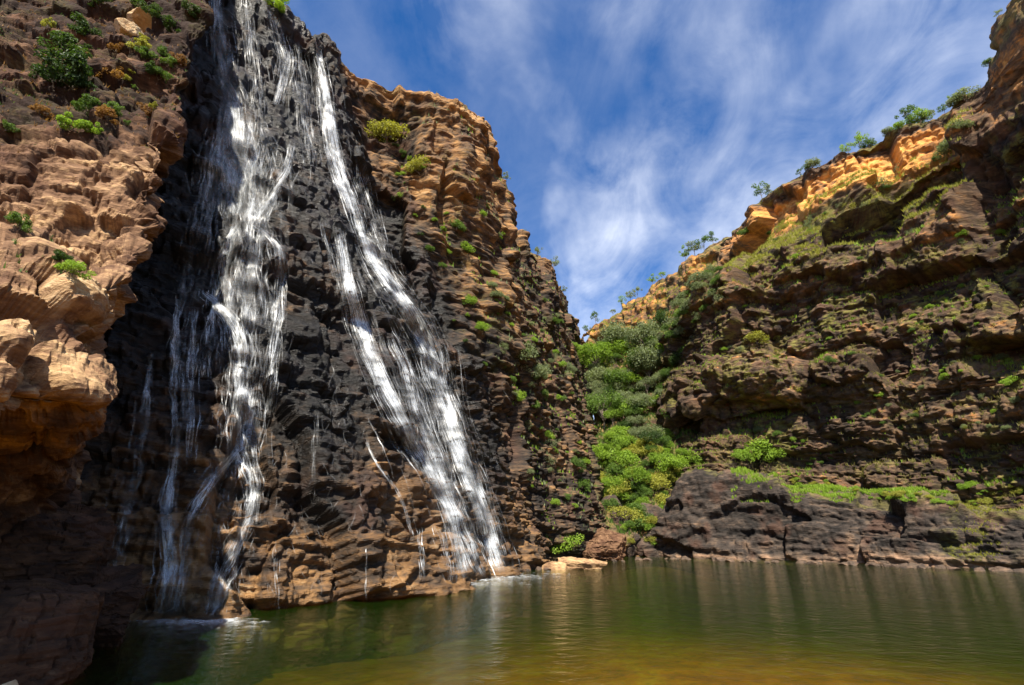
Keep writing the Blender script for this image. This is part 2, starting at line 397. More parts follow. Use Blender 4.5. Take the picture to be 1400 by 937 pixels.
# --- near cliff with the overhanging nose
NEAR = [
 [(-420, 1150, 13.0), (-420, 820, 13.0), (-400, 640, 9.7), (-380, 540, 7.1), (-380, 430, 7.6), (-370, 345, 8.6), (-360, 323, 11), (-340, 200, 12), (-320, 120, 14), (-290, 0, 17), (-280, -200, 22)],
 [(-150, 1100, 15.5), (-150, 820, 16.0), (-140, 640, 12.4), (-140, 550, 8.7), (-130, 430, 9.2), (-130, 335, 10.2), (-120, 313, 14.3), (-110, 200, 15.2), (-100, 120, 17.6), (-80, 0, 21), (-70, -170, 26)],
 [(-10, 1050, 18.5), (-10, 800, 18.6), (0, 640, 14.7), (0, 555, 10.1), (0, 430, 10.6), (0, 335, 11.6), (0, 313, 16.4), (0, 205, 17.3), (10, 120, 20), (20, 0, 24), (30, -170, 30)],
 [(40, 1000, 20.5), (30, 790, 20.5), (45, 650, 16.3), (65, 560, 11.0), (60, 430, 11.5), (65, 350, 12.5), (70, 328, 17.2), (80, 210, 18.2), (90, 120, 21), (110, 0, 25.5), (120, -170, 32)],
 [(70, 960, 23.0), (55, 780, 22.5), (80, 650, 17.4), (125, 560, 11.9), (105, 450, 12.4), (110, 385, 13.4), (130, 363, 18), (155, 220, 19), (165, 130, 22), (190, 0, 27), (205, -170, 34)],
 [(70, 930, 24.5), (65, 780, 23.5), (92, 660, 19.2), (158, 548, 13.6), (128, 475, 14.1), (163, 400, 15.1), (190, 320, 19), (228, 230, 20.5), (240, 150, 23.5), (285, 0, 29), (300, -170, 36)],
 [(75, 910, 27), (75, 780, 26), (90, 665, 23.4), (125, 560, 18.5), (110, 490, 18.8), (140, 410, 20.9), (165, 330, 22), (205, 240, 24), (220, 155, 27), (268, 0, 33), (285, -170, 40)],
 [(80, 890, 33), (80, 780, 33), (85, 670, 30.4), (95, 570, 28), (100, 490, 28), (110, 420, 29.6), (120, 340, 31), (150, 250, 33), (170, 160, 35), (230, 0, 40), (250, -170, 46)]]
def near_lattice():
    return [[P(*c) for c in col] for col in NEAR]
def near_mask(px, py, V, N):
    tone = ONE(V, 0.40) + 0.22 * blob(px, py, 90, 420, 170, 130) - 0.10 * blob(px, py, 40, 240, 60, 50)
    tone = tone - 0.30 * sstep(230, 120, py) - 0.16 * sstep(580, 680, py)  # darker upper slope; shade under the overhang put into the tone
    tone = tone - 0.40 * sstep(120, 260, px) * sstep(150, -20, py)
    under = sstep(540, 590, py) * sstep(860, 700, py)            # smooth underside of the overhang
    return dict(tone=tone, wet=ONE(V, 0.0), moss=0.25 * sstep(260, 100, py), soil=ONE(V, 0.0), damp=(1 - 0.45 * under) * (1 - 0.5 * blob(px, py, 150, 520, 50, 55)))
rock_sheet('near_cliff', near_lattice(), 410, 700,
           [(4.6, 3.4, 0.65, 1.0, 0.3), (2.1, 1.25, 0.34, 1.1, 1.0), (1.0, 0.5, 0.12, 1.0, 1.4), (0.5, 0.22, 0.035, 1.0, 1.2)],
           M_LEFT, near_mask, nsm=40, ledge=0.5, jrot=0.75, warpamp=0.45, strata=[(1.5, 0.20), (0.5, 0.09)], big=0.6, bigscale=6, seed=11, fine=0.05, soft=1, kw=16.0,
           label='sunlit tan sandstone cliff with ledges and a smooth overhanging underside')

# --- right cliff: dark wall, grassy terrace, orange band and buttress
RIGHT = [((34, 124), (62, 136), 15, 62), ((37, 106), (61, 121), 15, 62), ((42, 100), (64, 115), 15, 63), ((47, 98), (66, 100), 14.5, 63), ((53, 95), (72.7, 91.4), 13, 64),
         ((60.5, 90), (77, 85), 11, 65), ((66, 84.5), (86, 80), 9.5, 66), ((70, 78), (90.6, 74), 8.5, 70), ((72.5, 74), (91.5, 68), 8, 72), ((76, 67), (88, 61), 7.5, 76), ((79, 60), (86, 55), 7, 78), ((83, 50), (87, 43), 7, 78), ((90, 34), (94, 26), 7, 78), ((98, 10), (104, 4), 7, 78)]
def right_lattice():
    out = []
    for i, (b, t, z0, zr) in enumerate(RIGHT):
        b = np.array(b, float); t = np.array(t, float); d = t - b
        def pt(f, zz_): q = b + d * f; return (q[0], q[1], zz_)
        k = (zr - 30) / 34.0
        butt = i >= 9
        mid = 0.42 if not butt else 0.60
        top = 84.5 if i < 9 else 89
        out.append([pt(-0.05, z0 - 5), pt(0.0, z0), pt(0.05, z0 + 7), pt(0.15, 23), pt(0.22, 26), pt(0.12, 31), pt(0.17, 38), pt(mid * 0.72, 30 + k * 18), pt(mid * 0.95, zr - 5), pt(mid, zr),
                    pt(0.84 if not butt else 0.80, zr + (74 - zr) * (0.75 if not butt else 0.5)), pt(0.95, 79), pt(1.0, top), pt(1.12, top + 1.2), pt(2.0, top + 3)])
    return out
def right_mask(px, py, V, N):
    z = V[:, 2]; nz = fbm(V / 7.0 + 4, 3)
    band = sstep(69.5, 73, z + 1.5 * nz) * sstep(83.5, 81, z + 2 * nz)
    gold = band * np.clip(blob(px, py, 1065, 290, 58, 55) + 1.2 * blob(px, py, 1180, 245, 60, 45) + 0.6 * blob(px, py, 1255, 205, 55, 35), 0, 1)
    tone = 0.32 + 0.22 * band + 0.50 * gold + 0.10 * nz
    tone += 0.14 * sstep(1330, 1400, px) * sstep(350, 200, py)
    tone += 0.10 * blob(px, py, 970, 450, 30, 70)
    terr = sstep(0.25, 0.5, N[:, 2]) * sstep(60, 64, z) * (1 - band) * sstep(1325, 1290, px)
    moss = 0.95 * sstep(-0.35, 0.35, fbm(V / 10.0 + 8, 3) + 0.05) * sstep(84, 70, z) * (1 - 0.85 * band)
    return dict(tone=tone, wet=ONE(V), moss=moss, soil=np.clip(terr + 0.7 * sstep(83.5, 85, z), 0, 1), damp=(1 - 0.45 * terr) * (1 - 0.65 * sstep(1310, 1345, px) * sstep(66, 76, z)))
rock_sheet('gorge_cliff', right_lattice(), 540, 540,
           [(13.0, 10.0, 3.0, 0.7, 0.25), (4.0, 9.0, 0.55, 0.6, 0.7), (4.0, 2.6, 0.6, 0.8, 0.7), (1.7, 0.9, 0.26, 0.8, 0.8), (0.8, 0.45, 0.10, 0.9, 0.8)],
           M_RIGHT, right_mask, jrot=-0.35, strata=[(3.6, 0.9), (1.1, 0.32)], big=1.8, bigscale=17, seed=23,
           bumps=[(1040, 515, 70, 24, 4.5), (1035, 558, 60, 12, -3.5), (1000, 430, 30, 50, 1.5), (1060, 420, 22, 50, -2.0), (1375, 485, 55, 18, -6.0), (1345, 280, 28, 60, -7.0), (1316, 215, 16, 70, 3.0)],
           label='dark brown gorge cliff with a grassy terrace and an orange band under its rim')

# --- gully slope at the head of the pool
GULLY = [[(11, 96, -6), (14, 94, 1), (18, 110, 15), (24, 140, 42), (28, 172, 66), (29, 177, 79), (30, 195, 82)],
         [(19, 96, -6), (21, 97, 1), (26, 109, 15), (33, 135, 42), (36, 160, 66), (37, 164, 80), (42, 180, 83)],
         [(26, 98, -6), (28, 98, 1), (33, 109, 17), (41, 128, 42), (46, 142, 62), (47.5, 145, 80), (56, 158, 83)],
         [(31, 100, -4), (33, 101, 3), (38, 112, 22), (46, 121, 45), (52, 126, 61), (54.5, 127, 80), (64, 138, 83)],
         [(36, 104, 0), (38, 105, 8), (42, 114, 26), (51, 121, 48), (57, 123, 62), (61, 123, 82), (72, 132, 85)],
         [(44, 108, 4), (46, 109, 12), (52, 117, 30), (60, 121, 50), (66, 122, 62), (70, 122, 82), (82, 130, 85)]]
def gully_mask(px, py, V, N):
    z = V[:, 2]; nz = fbm(V / 7.0 + 2, 3)
    band = sstep(64, 68, z + 2 * nz)
    return dict(tone=0.34 + 0.25 * band + 0.1 * nz, wet=ONE(V), moss=ONE(V, 0.7), soil=np.clip(0.35 * (1 - band) + 0.8 * sstep(79, 82, z), 0, 1), damp=ONE(V, 1.0))
rock_sheet('gully_slope', GULLY, 220, 320,
           [(8.0, 6.0, 1.5, 0.8, 0.3), (3.0, 2.4, 0.7, 0.8, 0.3), (1.3, 0.9, 0.25, 0.9, 0.4)],
           M_RIGHT, gully_mask, big=2.0, bigscale=16, seed=31, label='steep bushy gully slope rising to a notched cliff rim')

# --- low black shelf along the far shore
SHELF = [((22.5, 101), (30, 112), 1.2), ((24.5, 96.5), (33, 108), 5.5), ((26.5, 93.8), (37, 106), 9.5), ((30, 91), (40, 105), 14.5), ((36, 86.5), (46, 101), 14.3), ((41, 83), (53, 97), 12), ((46, 78.5), (60, 92), 10.6), ((51, 73), (66, 86), 9), ((55, 67.5), (70, 79), 7.6), ((59, 62), (74, 73), 6.6), ((65, 53), (79, 62), 6), ((72, 42), (86, 50), 6), ((84, 20), (100, 24), 6)]
def shelf_lattice():
    out = []
    for b, t, zt in SHELF:
        b = np.array(b, float); t = np.array(t, float); d = t - b
        pt = lambda f, z_: (b[0] + d[0] * f, b[1] + d[1] * f, z_)
        out.append([pt(-0.05, -7), pt(-0.02, -0.5), pt(0.02, zt * 0.3), pt(0.07, zt * 0.65), pt(0.15, zt * 0.92), pt(0.28, zt * 1.0), pt(0.6, zt * 0.98), pt(1.1, zt * 1.02), pt(1.5, zt * 1.05)])
    return out
def shelf_mask(px, py, V, N):
    nz = fbm(V / 5.0 + 6, 3)
    tone = 0.21 + 0.10 * nz + 0.35 * sstep(1.6, 0.3, V[:, 2] + 0.9 * nz) + 0.35 * blob(px, py, 1165, 735, 28, 35) + 0.12 * sstep(1150, 1300, px)
    soil = 0.6 * sstep(0.7, 0.9, N[:, 2] + 0.1 * nz)
    moss = 0.9 * blob(px, py, 1335, 740, 40, 30) + 0.5 * sstep(1290, 1340, px) * sstep(700, 685, py)
    return dict(tone=tone, wet=0.25 * sstep(0.6, 0.2, V[:, 2]), moss=moss, soil=soil, damp=ONE(V, 1.0))
rock_sheet('rock_shelf', shelf_lattice(), 480, 170,
           [(9.0, 5.0, 1.2, 0.8, 0.3), (3.5, 1.3, 0.32, 0.8, 0.7), (1.3, 0.5, 0.13, 0.8, 0.8)],
           M_SHELF, shelf_mask, strata=[(1.6, 0.30), (0.6, 0.16)], big=0.9, bigscale=9, seed=41, label='low banded black rock shelf along the far shore of the pool')
print('cliffs done %.1f' % (time.time() - T0), flush=True)

# ------------------------------------------------------------------ falling water
def water_white():
    m = bpy.data.materials.new('white_water'); m.use_nodes = True; t = NT(m.node_tree)
    a = t.n('ShaderNodeAttribute', attribute_name='thin').outputs['Fac']
    d = t.n('ShaderNodeBsdfDiffuse', inp={'Color': (0.86, 0.89, 0.92, 1)})
    tl = t.n('ShaderNodeBsdfTranslucent', inp={'Color': (0.82, 0.86, 0.90, 1)})
    g = t.n('ShaderNodeBsdfGlossy', inp={'Color': (1, 1, 1, 1), 'Roughness': 0.35})
    b = t.n('ShaderNodeMixShader', inp={0: 0.45, 1: d.outputs[0], 2: tl.outputs[0]})
    b = t.n('ShaderNodeMixShader', inp={0: 0.10, 1: b.outputs[0], 2: g.outputs[0]})
    tr = t.n('ShaderNodeBsdfTransparent')
    pos = t.n('ShaderNodeNewGeometry').outputs['Position']
    gr = t.ramp(t.noise(t.mapping(pos, scale=(1, 1, 0.30)), 9.0, 3, 0.6), [(0.32, 0.45), (0.58, 1.15)])
    st = t.ramp(t.noise(t.mapping(pos, scale=(0.35, 0.35, 1.2)), 1.6, 3, 0.6), [(0.36, 0.55), (0.58, 1.15)])
    a = t.math('MULTIPLY', a, t.math('MULTIPLY', gr, st), clamp=True)
    mx = t.n('ShaderNodeMixShader', inp={0: a, 1: tr.outputs[0], 2: b.outputs[0]})
    t.l(mx.outputs[0], t.n('ShaderNodeOutputMaterial').inputs[0]); return m
M_WATER = water_white()

def strands(path, widths, count, alpha=0.5, thick=(0.05, 0.16), off=0.12, span=(0.10, 0.5), wander=0.35, step=5.5, seed=1, flow=0.42):
    """thin ribbons of water: each starts somewhere on the course and runs down the rock, turned aside by the ledges it meets"""
    rg = np.random.default_rng(seed)
    path = np.array(path, float); dl = np.hypot(*np.diff(path, axis=0).T); tt = np.concatenate(([0], np.cumsum(dl)))
    Ltot = tt[-1]; VV, FF, AA = [], [], []; base = 0
    wtab = np.interp(tt, np.linspace(0, Ltot, len(widths)), widths) if len(widths) != len(path) else np.array(widths, float)
    down = Vector((0, 0, -1)); camn = np.array(CAMV)
    xs, ys = path[:, 0].tolist(), path[:, 1].tolist()
    for k in range(count):
        ln = Ltot * rg.uniform(*span); s0 = rg.uniform(-0.3 * ln, Ltot - 0.5 * ln); s0 = max(s0, 0.0); s1 = min(Ltot, s0 + ln)
        lat = float(np.clip(rg.standard_t(4) * 0.36, -1.6, 1.6)); ph = rg.uniform(0, 6.28); fr = rg.uniform(0.02, 0.07)
        sc_ = s0; cxp = np.interp(sc_, tt, xs) + lat * np.interp(sc_, tt, wtab); cyp = np.interp(sc_, tt, ys)
        P3, N3, nav = [], [], None
        while sc_ < s1:
            hh = hit(cxp, cyp, ('falls_cliff',))
            if hh is None or hh[0].z < -0.25: break
            p, nn = hh[0], hh[1]
            nav = nn if nav is None else (nav * 0.6 + nn * 0.4).normalized()
            P3.append(p); N3.append(nav)
            g = down - nav * down.dot(nav)
            if g.length > 1e-3: g.normalize()
            q = p + g * 0.3 - CAMV
            f = CP * q.y + SP * q.z; u_ = -SP * q.y + CP * q.z
            fx, fy = CX + FPX * q.x / f - cxp, CY - FPX * u_ / f - cyp
            fl_ = math.hypot(fx, fy) + 1e-6
            sc_ += step
            gx_ = np.interp(sc_, tt, xs) + (lat + wander * 0.4 * math.sin(sc_ * fr + ph)) * np.interp(sc_, tt, wtab); gy_ = np.interp(sc_, tt, ys)
            dx_, dy_ = (gx_ - cxp), (gy_ - cyp); dd_ = math.hypot(dx_, dy_) + 1e-6
            mx_ = flow * fx / fl_ + (1 - flow) * dx_ / dd_; my_ = flow * max(fy / fl_, 0.15) + (1 - flow) * dy_ / dd_
            ml = math.hypot(mx_, my_) + 1e-6
            cxp += mx_ / ml * step; cyp += my_ / ml * step
        if len(P3) < 4: continue
        P3 = np.array(P3); N3 = np.array(N3)
        dist = np.linalg.norm(P3 - camn, axis=1)
        ds = dist.copy()                                   # water leaps over hollows: keep to the outer rock
        for _ in range(2):
            ds = np.minimum(ds, np.concatenate(([ds[0]], ds[:-1])) + 0.25); ds = np.minimum(ds, np.concatenate((ds[1:], [ds[-1]])) + 0.25)
        ds[1:-1] = (ds[:-2] + 2 * ds[1:-1] + ds[2:]) / 4
        P3 = camn + (P3 - camn) * (ds / dist)[:, None]
        P3 = P3 + N3 * rg.uniform(off * 0.3, off * 1.6)
        T = np.gradient(P3, axis=0); T /= np.linalg.norm(T, axis=1, keepdims=True) + 1e-9
        S = np.cross(T, N3); S /= np.linalg.norm(S, axis=1, keepdims=True) + 1e-9
        n_ = len(P3); u = np.linspace(0, 1, n_)
        wd = rg.uniform(*thick) * rg.uniform(0.5, 1.3) * (0.35 + 0.65 * np.abs(np.sin(u * rg.uniform(2, 9) + rg.uniform(0, 6)))) * np.clip(np.minimum(u, 1 - u) * 7, 0.08, 1)
        fl = S * wd[:, None] * 0.5; bow = N3 * wd[:, None] * 0.25
        VV += [P3 - fl, P3 + bow, P3 + fl]
        i = np.arange(n_ - 1)
        for c in (0, 1):
            q = base + c * n_ + i; FF.append(np.stack((q, q + 1, q + n_ + 1, q + n_), 1))
        clump = 0.35 + 0.9 * sstep(-0.35, 0.4, fbm(P3 * np.array((1.1, 1.1, 0.5)) + 11, 2))       # where sheets of water gather
        aa = alpha * rg.uniform(0.4, 1.25) * clump * (0.6 + 0.4 * np.sin(u * rg.uniform(3, 14) + rg.uniform(0, 6))) * np.clip(np.minimum(u, 1 - u) * 5, 0.1, 1)
        AA += [aa * 0.08, aa, aa * 0.08]; base += 3 * n_
    if not VV: return None
    return np.concatenate(VV), np.concatenate(FF), np.clip(np.concatenate(AA), 0.02, 0.95)

def fall_thing(name, label, courses, group='cascades on the black cliff'):
    e = bpy.data.objects.new(name, None); COL.objects.link(e)
    last = courses[0]['path'][-1]; hh = hit(*last, ('falls_cliff',))
    e.location = hh[0] if hh else (0, 0, 0)
    tag(e, label, 'waterfall', group)
    for ci, c in enumerate(courses):
        nm = c.pop('name', 'water_strand')
        r = strands(seed=ci * 31 + len(label), **c)
        if r is None: continue
        o = link(nm, mesh_from_arrays(nm, r[0] - np.array(e.location), r[1], M_WATER, {'thin': r[2]}, smooth=True), e)
        o['kind'] = 'stuff'
    return e
def foam(parent, spots, seed):
    rg = np.random.default_rng(seed); VV, FF, AA = [], [], []; b = 0
    for (px, py, rx, ry, cnt) in spots:
        r = ray(px, py); t_ = -CAM_H / r.z; cx_, cy_ = r.x * t_, r.y * t_
        for _ in range(cnt):
            x, y = cx_ + rg.normal(0, rx), cy_ + rg.normal(0, ry); k = 7; R = rg.uniform(0.05, 0.30)
            ang = np.linspace(0, 2 * math.pi, k, endpoint=False) + rg.uniform(0, 1)
            rr = R * rg.uniform(0.6, 1.2, k); zc = rg.uniform(0.006, 0.05)
            ring = np.stack((x + rr * np.cos(ang) * 1.6, y + rr * np.sin(ang), np.full(k, 0.004)), 1)
            VV += [ring, [[x, y, zc + 0.02]]]
            i = np.arange(k); FF.append(np.stack((b + i, b + (i + 1) % k, np.full(k, b + k)), 1))
            AA += [np.full(k, 0.02), [rg.uniform(0.15, 0.45)]]; b += k + 1
    o = link('foam', mesh_from_arrays('foam', np.concatenate(VV) - np.array(parent.location), np.concatenate(FF), M_WATER, {'thin': np.concatenate(AA)}, smooth=True), parent)
    o['kind'] = 'stuff'

w1 = fall_thing('waterfall', 'broad white cascade sliding diagonally down the black cliff in braided streams', [
    dict(path=[(428, 30), (446, 120), (462, 225), (490, 300)], widths=[7, 9, 11, 12], count=70, alpha=0.53, thick=(0.260, 0.650), wander=0.1),
    dict(path=[(500, 320), (540, 392), (568, 430), (604, 530), (642, 645), (680, 760), (688, 786)], widths=[14, 22, 26, 22, 18, 17, 15], count=120, alpha=0.30, thick=(0.156, 0.416)),
    dict(path=[(470, 350), (508, 485), (560, 590), (612, 692), (637, 796)], widths=[10, 13, 13, 12, 10], count=70, alpha=0.26, thick=(0.156, 0.390)),
    dict(path=[(440, 60), (470, 180), (500, 300), (560, 420), (620, 560), (680, 700)], widths=[40, 50, 60, 70, 70, 60], count=260, alpha=0.32, thick=(0.051, 0.153), span=(0.01, 0.06)),
    dict(path=[(428, 30), (436, 70), (446, 120), (452, 180), (462, 225), (478, 262), (490, 300), (500, 330)], widths=[6, 9, 11, 12, 13, 15, 13, 12], count=256, alpha=0.93),
    dict(path=[(488, 295), (512, 355), (540, 392), (568, 430), (590, 475), (604, 530), (620, 585), (642, 645), (662, 705), (680, 760), (688, 786)], widths=[10, 14, 20, 24, 24, 20, 18, 17, 17, 17, 15], count=580, alpha=0.93),
    dict(path=[(462, 305), (474, 380), (490, 432), (508, 485), (532, 540), (560, 590), (590, 642), (612, 692), (626, 745), (637, 796)], widths=[9, 11, 13, 14, 14, 14, 13, 12, 11, 10], count=351, alpha=0.87),
    dict(path=[(535, 452), (556, 500), (570, 560), (592, 612), (612, 662), (632, 720), (650, 770), (660, 792)], widths=[14, 15, 14, 14, 14, 14, 13, 12], count=310, alpha=0.93),
    dict(path=[(486, 190), (500, 250), (512, 300), (525, 350), (545, 400)], widths=[16, 20, 20, 18, 18], count=81, alpha=0.48, thick=(0.068, 0.194)),
    dict(path=[(545, 500), (575, 560), (600, 620), (625, 690), (645, 750), (660, 790)], widths=[50, 50, 45, 40, 35, 28], count=202, alpha=0.54, thick=(0.068, 0.194), span=(0.1, 0.35)),
])
foam(w1, [(684, 788, 1.3, 1.2, 260), (660, 793, 1.0, 0.8, 130), (638, 799, 0.7, 0.6, 90), (700, 787, 2.6, 1.8, 130), (655, 797, 2.0, 1.2, 60)], 5)
w2 = fall_thing('waterfall', 'lacy white cascade spreading over many small ledges beside the shaded alcove', [
    dict(path=[(338, 300), (334, 380), (332, 450), (334, 530), (328, 620)], widths=[40, 46, 42, 28, 24], count=430, flow=0.15, alpha=0.47, thick=(0.051, 0.170), span=(0.06, 0.3)),
    dict(path=[(335, 300), (316, 320), (303, 350), (296, 395), (288, 450), (284, 520)], widths=[8, 9, 10, 13, 16, 18], count=170, alpha=0.71, thick=(0.051, 0.153), span=(0.1, 0.4)),
    dict(path=[(340, 302), (364, 313), (381, 335), (386, 370), (382, 430), (372, 500), (362, 570)], widths=[7, 7, 8, 9, 11, 13, 14], count=150, alpha=0.57, thick=(0.051, 0.136), span=(0.1, 0.4)),
    dict(path=[(276, 396), (296, 410), (316, 430), (328, 458), (332, 510), (335, 570), (326, 620)], widths=[6, 9, 12, 15, 18, 19, 18], count=330, alpha=0.81, thick=(0.051, 0.170), span=(0.08, 0.4)),
    dict(path=[(348, 470), (344, 530), (346, 590), (350, 650), (345, 720)], widths=[14, 16, 18, 18, 18], count=140, alpha=0.47, thick=(0.051, 0.119), span=(0.08, 0.3)),
    dict(path=[(330, 608), (302, 638), (281, 665), (264, 705), (254, 740), (252, 770), (246, 800), (240, 845)], widths=[12, 11, 11, 12, 13, 15, 16, 17], count=270, alpha=0.66, thick=(0.034, 0.119), span=(0.08, 0.4)),
    dict(path=[(325, 608), (340, 640), (346, 675), (338, 710), (322, 745), (308, 775), (298, 808), (291, 846)], widths=[12, 12, 12, 13, 16, 17, 13, 9], count=330, alpha=0.81, thick=(0.034, 0.136), span=(0.08, 0.4)),
    dict(path=[(320, 625), (305, 680), (300, 720), (298, 760), (295, 800), (290, 845)], widths=[34, 44, 46, 44, 48, 54], count=330, alpha=0.47, thick=(0.034, 0.085), span=(0.04, 0.2)),
    dict(path=[(330, 310), (320, 420), (310, 560), (300, 700), (290, 845)], widths=[60, 60, 60, 60, 60], count=330, alpha=0.33, thick=(0.034, 0.102), span=(0.01, 0.05)),
])
foam(w2, [(291, 849, 0.6, 0.4, 110), (262, 850, 1.0, 0.4, 120), (235, 849, 0.7, 0.4, 80), (280, 853, 1.6, 0.6, 60)], 6)
w3 = fall_thing('waterfall', 'thin veil of water dropping from the rim above the rounded ledges', [
    dict(path=[(318, 150), (328, 230), (338, 300), (335, 380), (332, 460)], widths=[30, 44, 50, 50, 44], count=90, flow=0.1, alpha=0.16, thick=(0.35, 0.8), span=(0.2, 0.6)),
    dict(path=[(296, -25), (300, 60), (318, 130), (318, 220), (325, 300)], widths=[10, 12, 14, 24, 34], count=110, alpha=0.19, thick=(0.325, 0.780)),
    dict(path=[(335, 165), (338, 220), (342, 265), (342, 310)], widths=[44, 50, 50, 44], count=420, flow=0.15, alpha=0.47, thick=(0.068, 0.187), span=(0.1, 0.5)),
    dict(path=[(320, 0), (340, 100), (345, 200), (345, 300)], widths=[50, 60, 55, 45], count=260, alpha=0.30, thick=(0.051, 0.136), span=(0.02, 0.10)),
    dict(path=[(296, -25), (297, 40), (306, 95), (322, 125), (326, 170), (316, 210)], widths=[8, 9, 10, 10, 12, 18], count=202, alpha=0.65, thick=(0.078, 0.222)),
    dict(path=[(312, 170), (310, 215), (318, 260), (330, 300)], widths=[18, 26, 34, 36], count=229, alpha=0.47, thick=(0.068, 0.194)),
    dict(path=[(300, 180), (285, 260), (275, 340), (262, 420)], widths=[14, 20, 26, 30], count=148, alpha=0.31, thick=(0.068, 0.162)),
])
w4 = fall_thing('waterfall', 'loose white threads running over the broken top of the black cliff', [
    dict(path=[(352, -20), (378, 25), (393, 75), (385, 120), (378, 150)], widths=[10, 12, 12, 12, 14], count=148, alpha=0.60, thick=(0.078, 0.198)),
    dict(path=[(335, -20), (345, 60), (350, 110), (358, 170)], widths=[14, 16, 18, 20], count=108, alpha=0.40, thick=(0.068, 0.194), span=(0.15, 0.4)),
    dict(path=[(405, 60), (412, 110), (420, 170), (432, 230)], widths=[16, 18, 18, 16], count=135, alpha=0.43, thick=(0.068, 0.194)),
    dict(path=[(402, 195), (392, 235), (372, 265), (352, 292), (340, 304)], widths=[9, 11, 12, 13, 13], count=140, alpha=0.47, thick=(0.068, 0.194)),
    dict(path=[(360, 190), (350, 230), (345, 270), (340, 305)], widths=[24, 24, 22, 20], count=148, alpha=0.43, thick=(0.068, 0.162), span=(0.2, 0.5)),
    dict(path=[(440, 300), (455, 350), (468, 400), (478, 450)], widths=[10, 10, 10, 8], count=67, alpha=0.43, thick=(0.068, 0.162)),
])
w5 = fall_thing('waterfall', 'faint shaded trickles inside the dark alcove beside the tan cliff', [
    dict(path=[(248, 400), (238, 470), (240, 540), (242, 610), (230, 690), (234, 770), (216, 846)], widths=[9, 9, 9, 9, 10, 12, 14], count=202, alpha=0.60, thick=(0.051, 0.162)),
    dict(path=[(268, 420), (258, 500), (262, 570), (258, 640)], widths=[10, 10, 9, 8], count=108, alpha=0.57, thick=(0.051, 0.162)),
    dict(path=[(205, 480), (200, 560), (190, 640), (165, 720), (150, 800)], widths=[10, 12, 16, 18, 18], count=94, alpha=0.36, thick=(0.051, 0.162)),
])
w6 = fall_thing('waterfall', 'narrow white trickles over the rust brown ledges between the two cascades', [
    dict(path=[(500, 600), (518, 635), (542, 668), (556, 700), (568, 735)], widths=[3, 3, 3, 4, 5], count=54, alpha=0.85, thick=(0.068, 0.162)),
    dict(path=[(572, 700), (574, 740), (578, 800)], widths=[3, 3, 4], count=27, alpha=0.71, thick=(0.068, 0.129)),
    dict(path=[(432, 560), (430, 620), (428, 680)], widths=[3, 3, 3], count=18, alpha=0.57, thick=(0.068, 0.129)),
    dict(path=[(375, 740), (377, 790), (378, 838)], widths=[4, 4, 5], count=27, alpha=0.65, thick=(0.041, 0.097)),
    dict(path=[(500, 740), (501, 780), (502, 822)], widths=[2, 2, 3], count=16, alpha=0.71, thick=(0.041, 0.097)),
    dict(path=[(600, 720), (612, 760), (620, 800)], widths=[14, 12, 10], count=81, alpha=0.57, thick=(0.051, 0.129)),
    dict(path=[(460, 500), (455, 600), (450, 700), (450, 820)], widths=[80, 90, 100, 100], count=148, alpha=0.31, thick=(0.041, 0.097), span=(0.03, 0.12)),
])
print('water done %.1f' % (time.time() - T0), flush=True)

# ------------------------------------------------------------------ plants
def leaf_material(name, c0, c1, trans=0.45):
    m = bpy.data.materials.new(name); m.use_nodes = True; t = NT(m.node_tree)
    lv = t.n('ShaderNodeAttribute', attribute_name='lv').outputs['Fac']
    oi = t.n('ShaderNodeObjectInfo').outputs['Random']
    f = t.math('ADD', t.math('MULTIPLY', lv, 0.65), t.math('MULTIPLY', oi, 0.35), clamp=True)
    c = t.mix(f, c0, c1)
    d = t.n('ShaderNodeBsdfPrincipled', inp={'Base Color': c, 'Roughness': 0.55, 'Specular IOR Level': 0.3})
    tl = t.n('ShaderNodeBsdfTranslucent', inp={'Color': t.mix(1.0, c, (1.25, 1.25, 0.7), 'MULTIPLY')})
    mx = t.n('ShaderNodeMixShader', inp={0: trans, 1: d.outputs[0], 2: tl.outputs[0]})
    t.l(mx.outputs[0], t.n('ShaderNodeOutputMaterial').inputs[0]); return m
LEAF = dict(
    bright=leaf_material('leaf_bright', (0.113, 0.200, 0.018), (0.304, 0.433, 0.046)),
    mid=leaf_material('leaf_mid', (0.043, 0.088, 0.015), (0.147, 0.235, 0.036)),
    dark=leaf_material('leaf_dark', (0.019, 0.041, 0.008), (0.067, 0.121, 0.019)),
    grey=leaf_material('leaf_grey', (0.109, 0.138, 0.065), (0.261, 0.304, 0.145)),
    yellow=leaf_material('leaf_yellow', (0.17, 0.175, 0.020), (0.42, 0.41, 0.07)),
    straw=leaf_material('leaf_straw', (0.10, 0.095, 0.025), (0.30, 0.27, 0.08)),
    dry=leaf_material('leaf_dry', (0.13, 0.055, 0.014), (0.34, 0.19, 0.06)))
def bark_material():
    m = bpy.data.materials.new('bark'); m.use_nodes = True; t = NT(m.node_tree)
    pos = t.n('ShaderNodeTexCoord').outputs['Object']
    c = t.ramp(t.noise(t.mapping(pos, scale=(6, 6, 1.5)), 4, 4, 0.6), [(0.3, (0.05, 0.035, 0.022)), (0.7, (0.19, 0.15, 0.11))])
    b = t.n('ShaderNodeBsdfPrincipled', inp={'Base Color': c, 'Roughness': 0.85}); t.l(b.outputs[0], t.n('ShaderNodeOutputMaterial').inputs[0]); return m
M_BARK = bark_material()

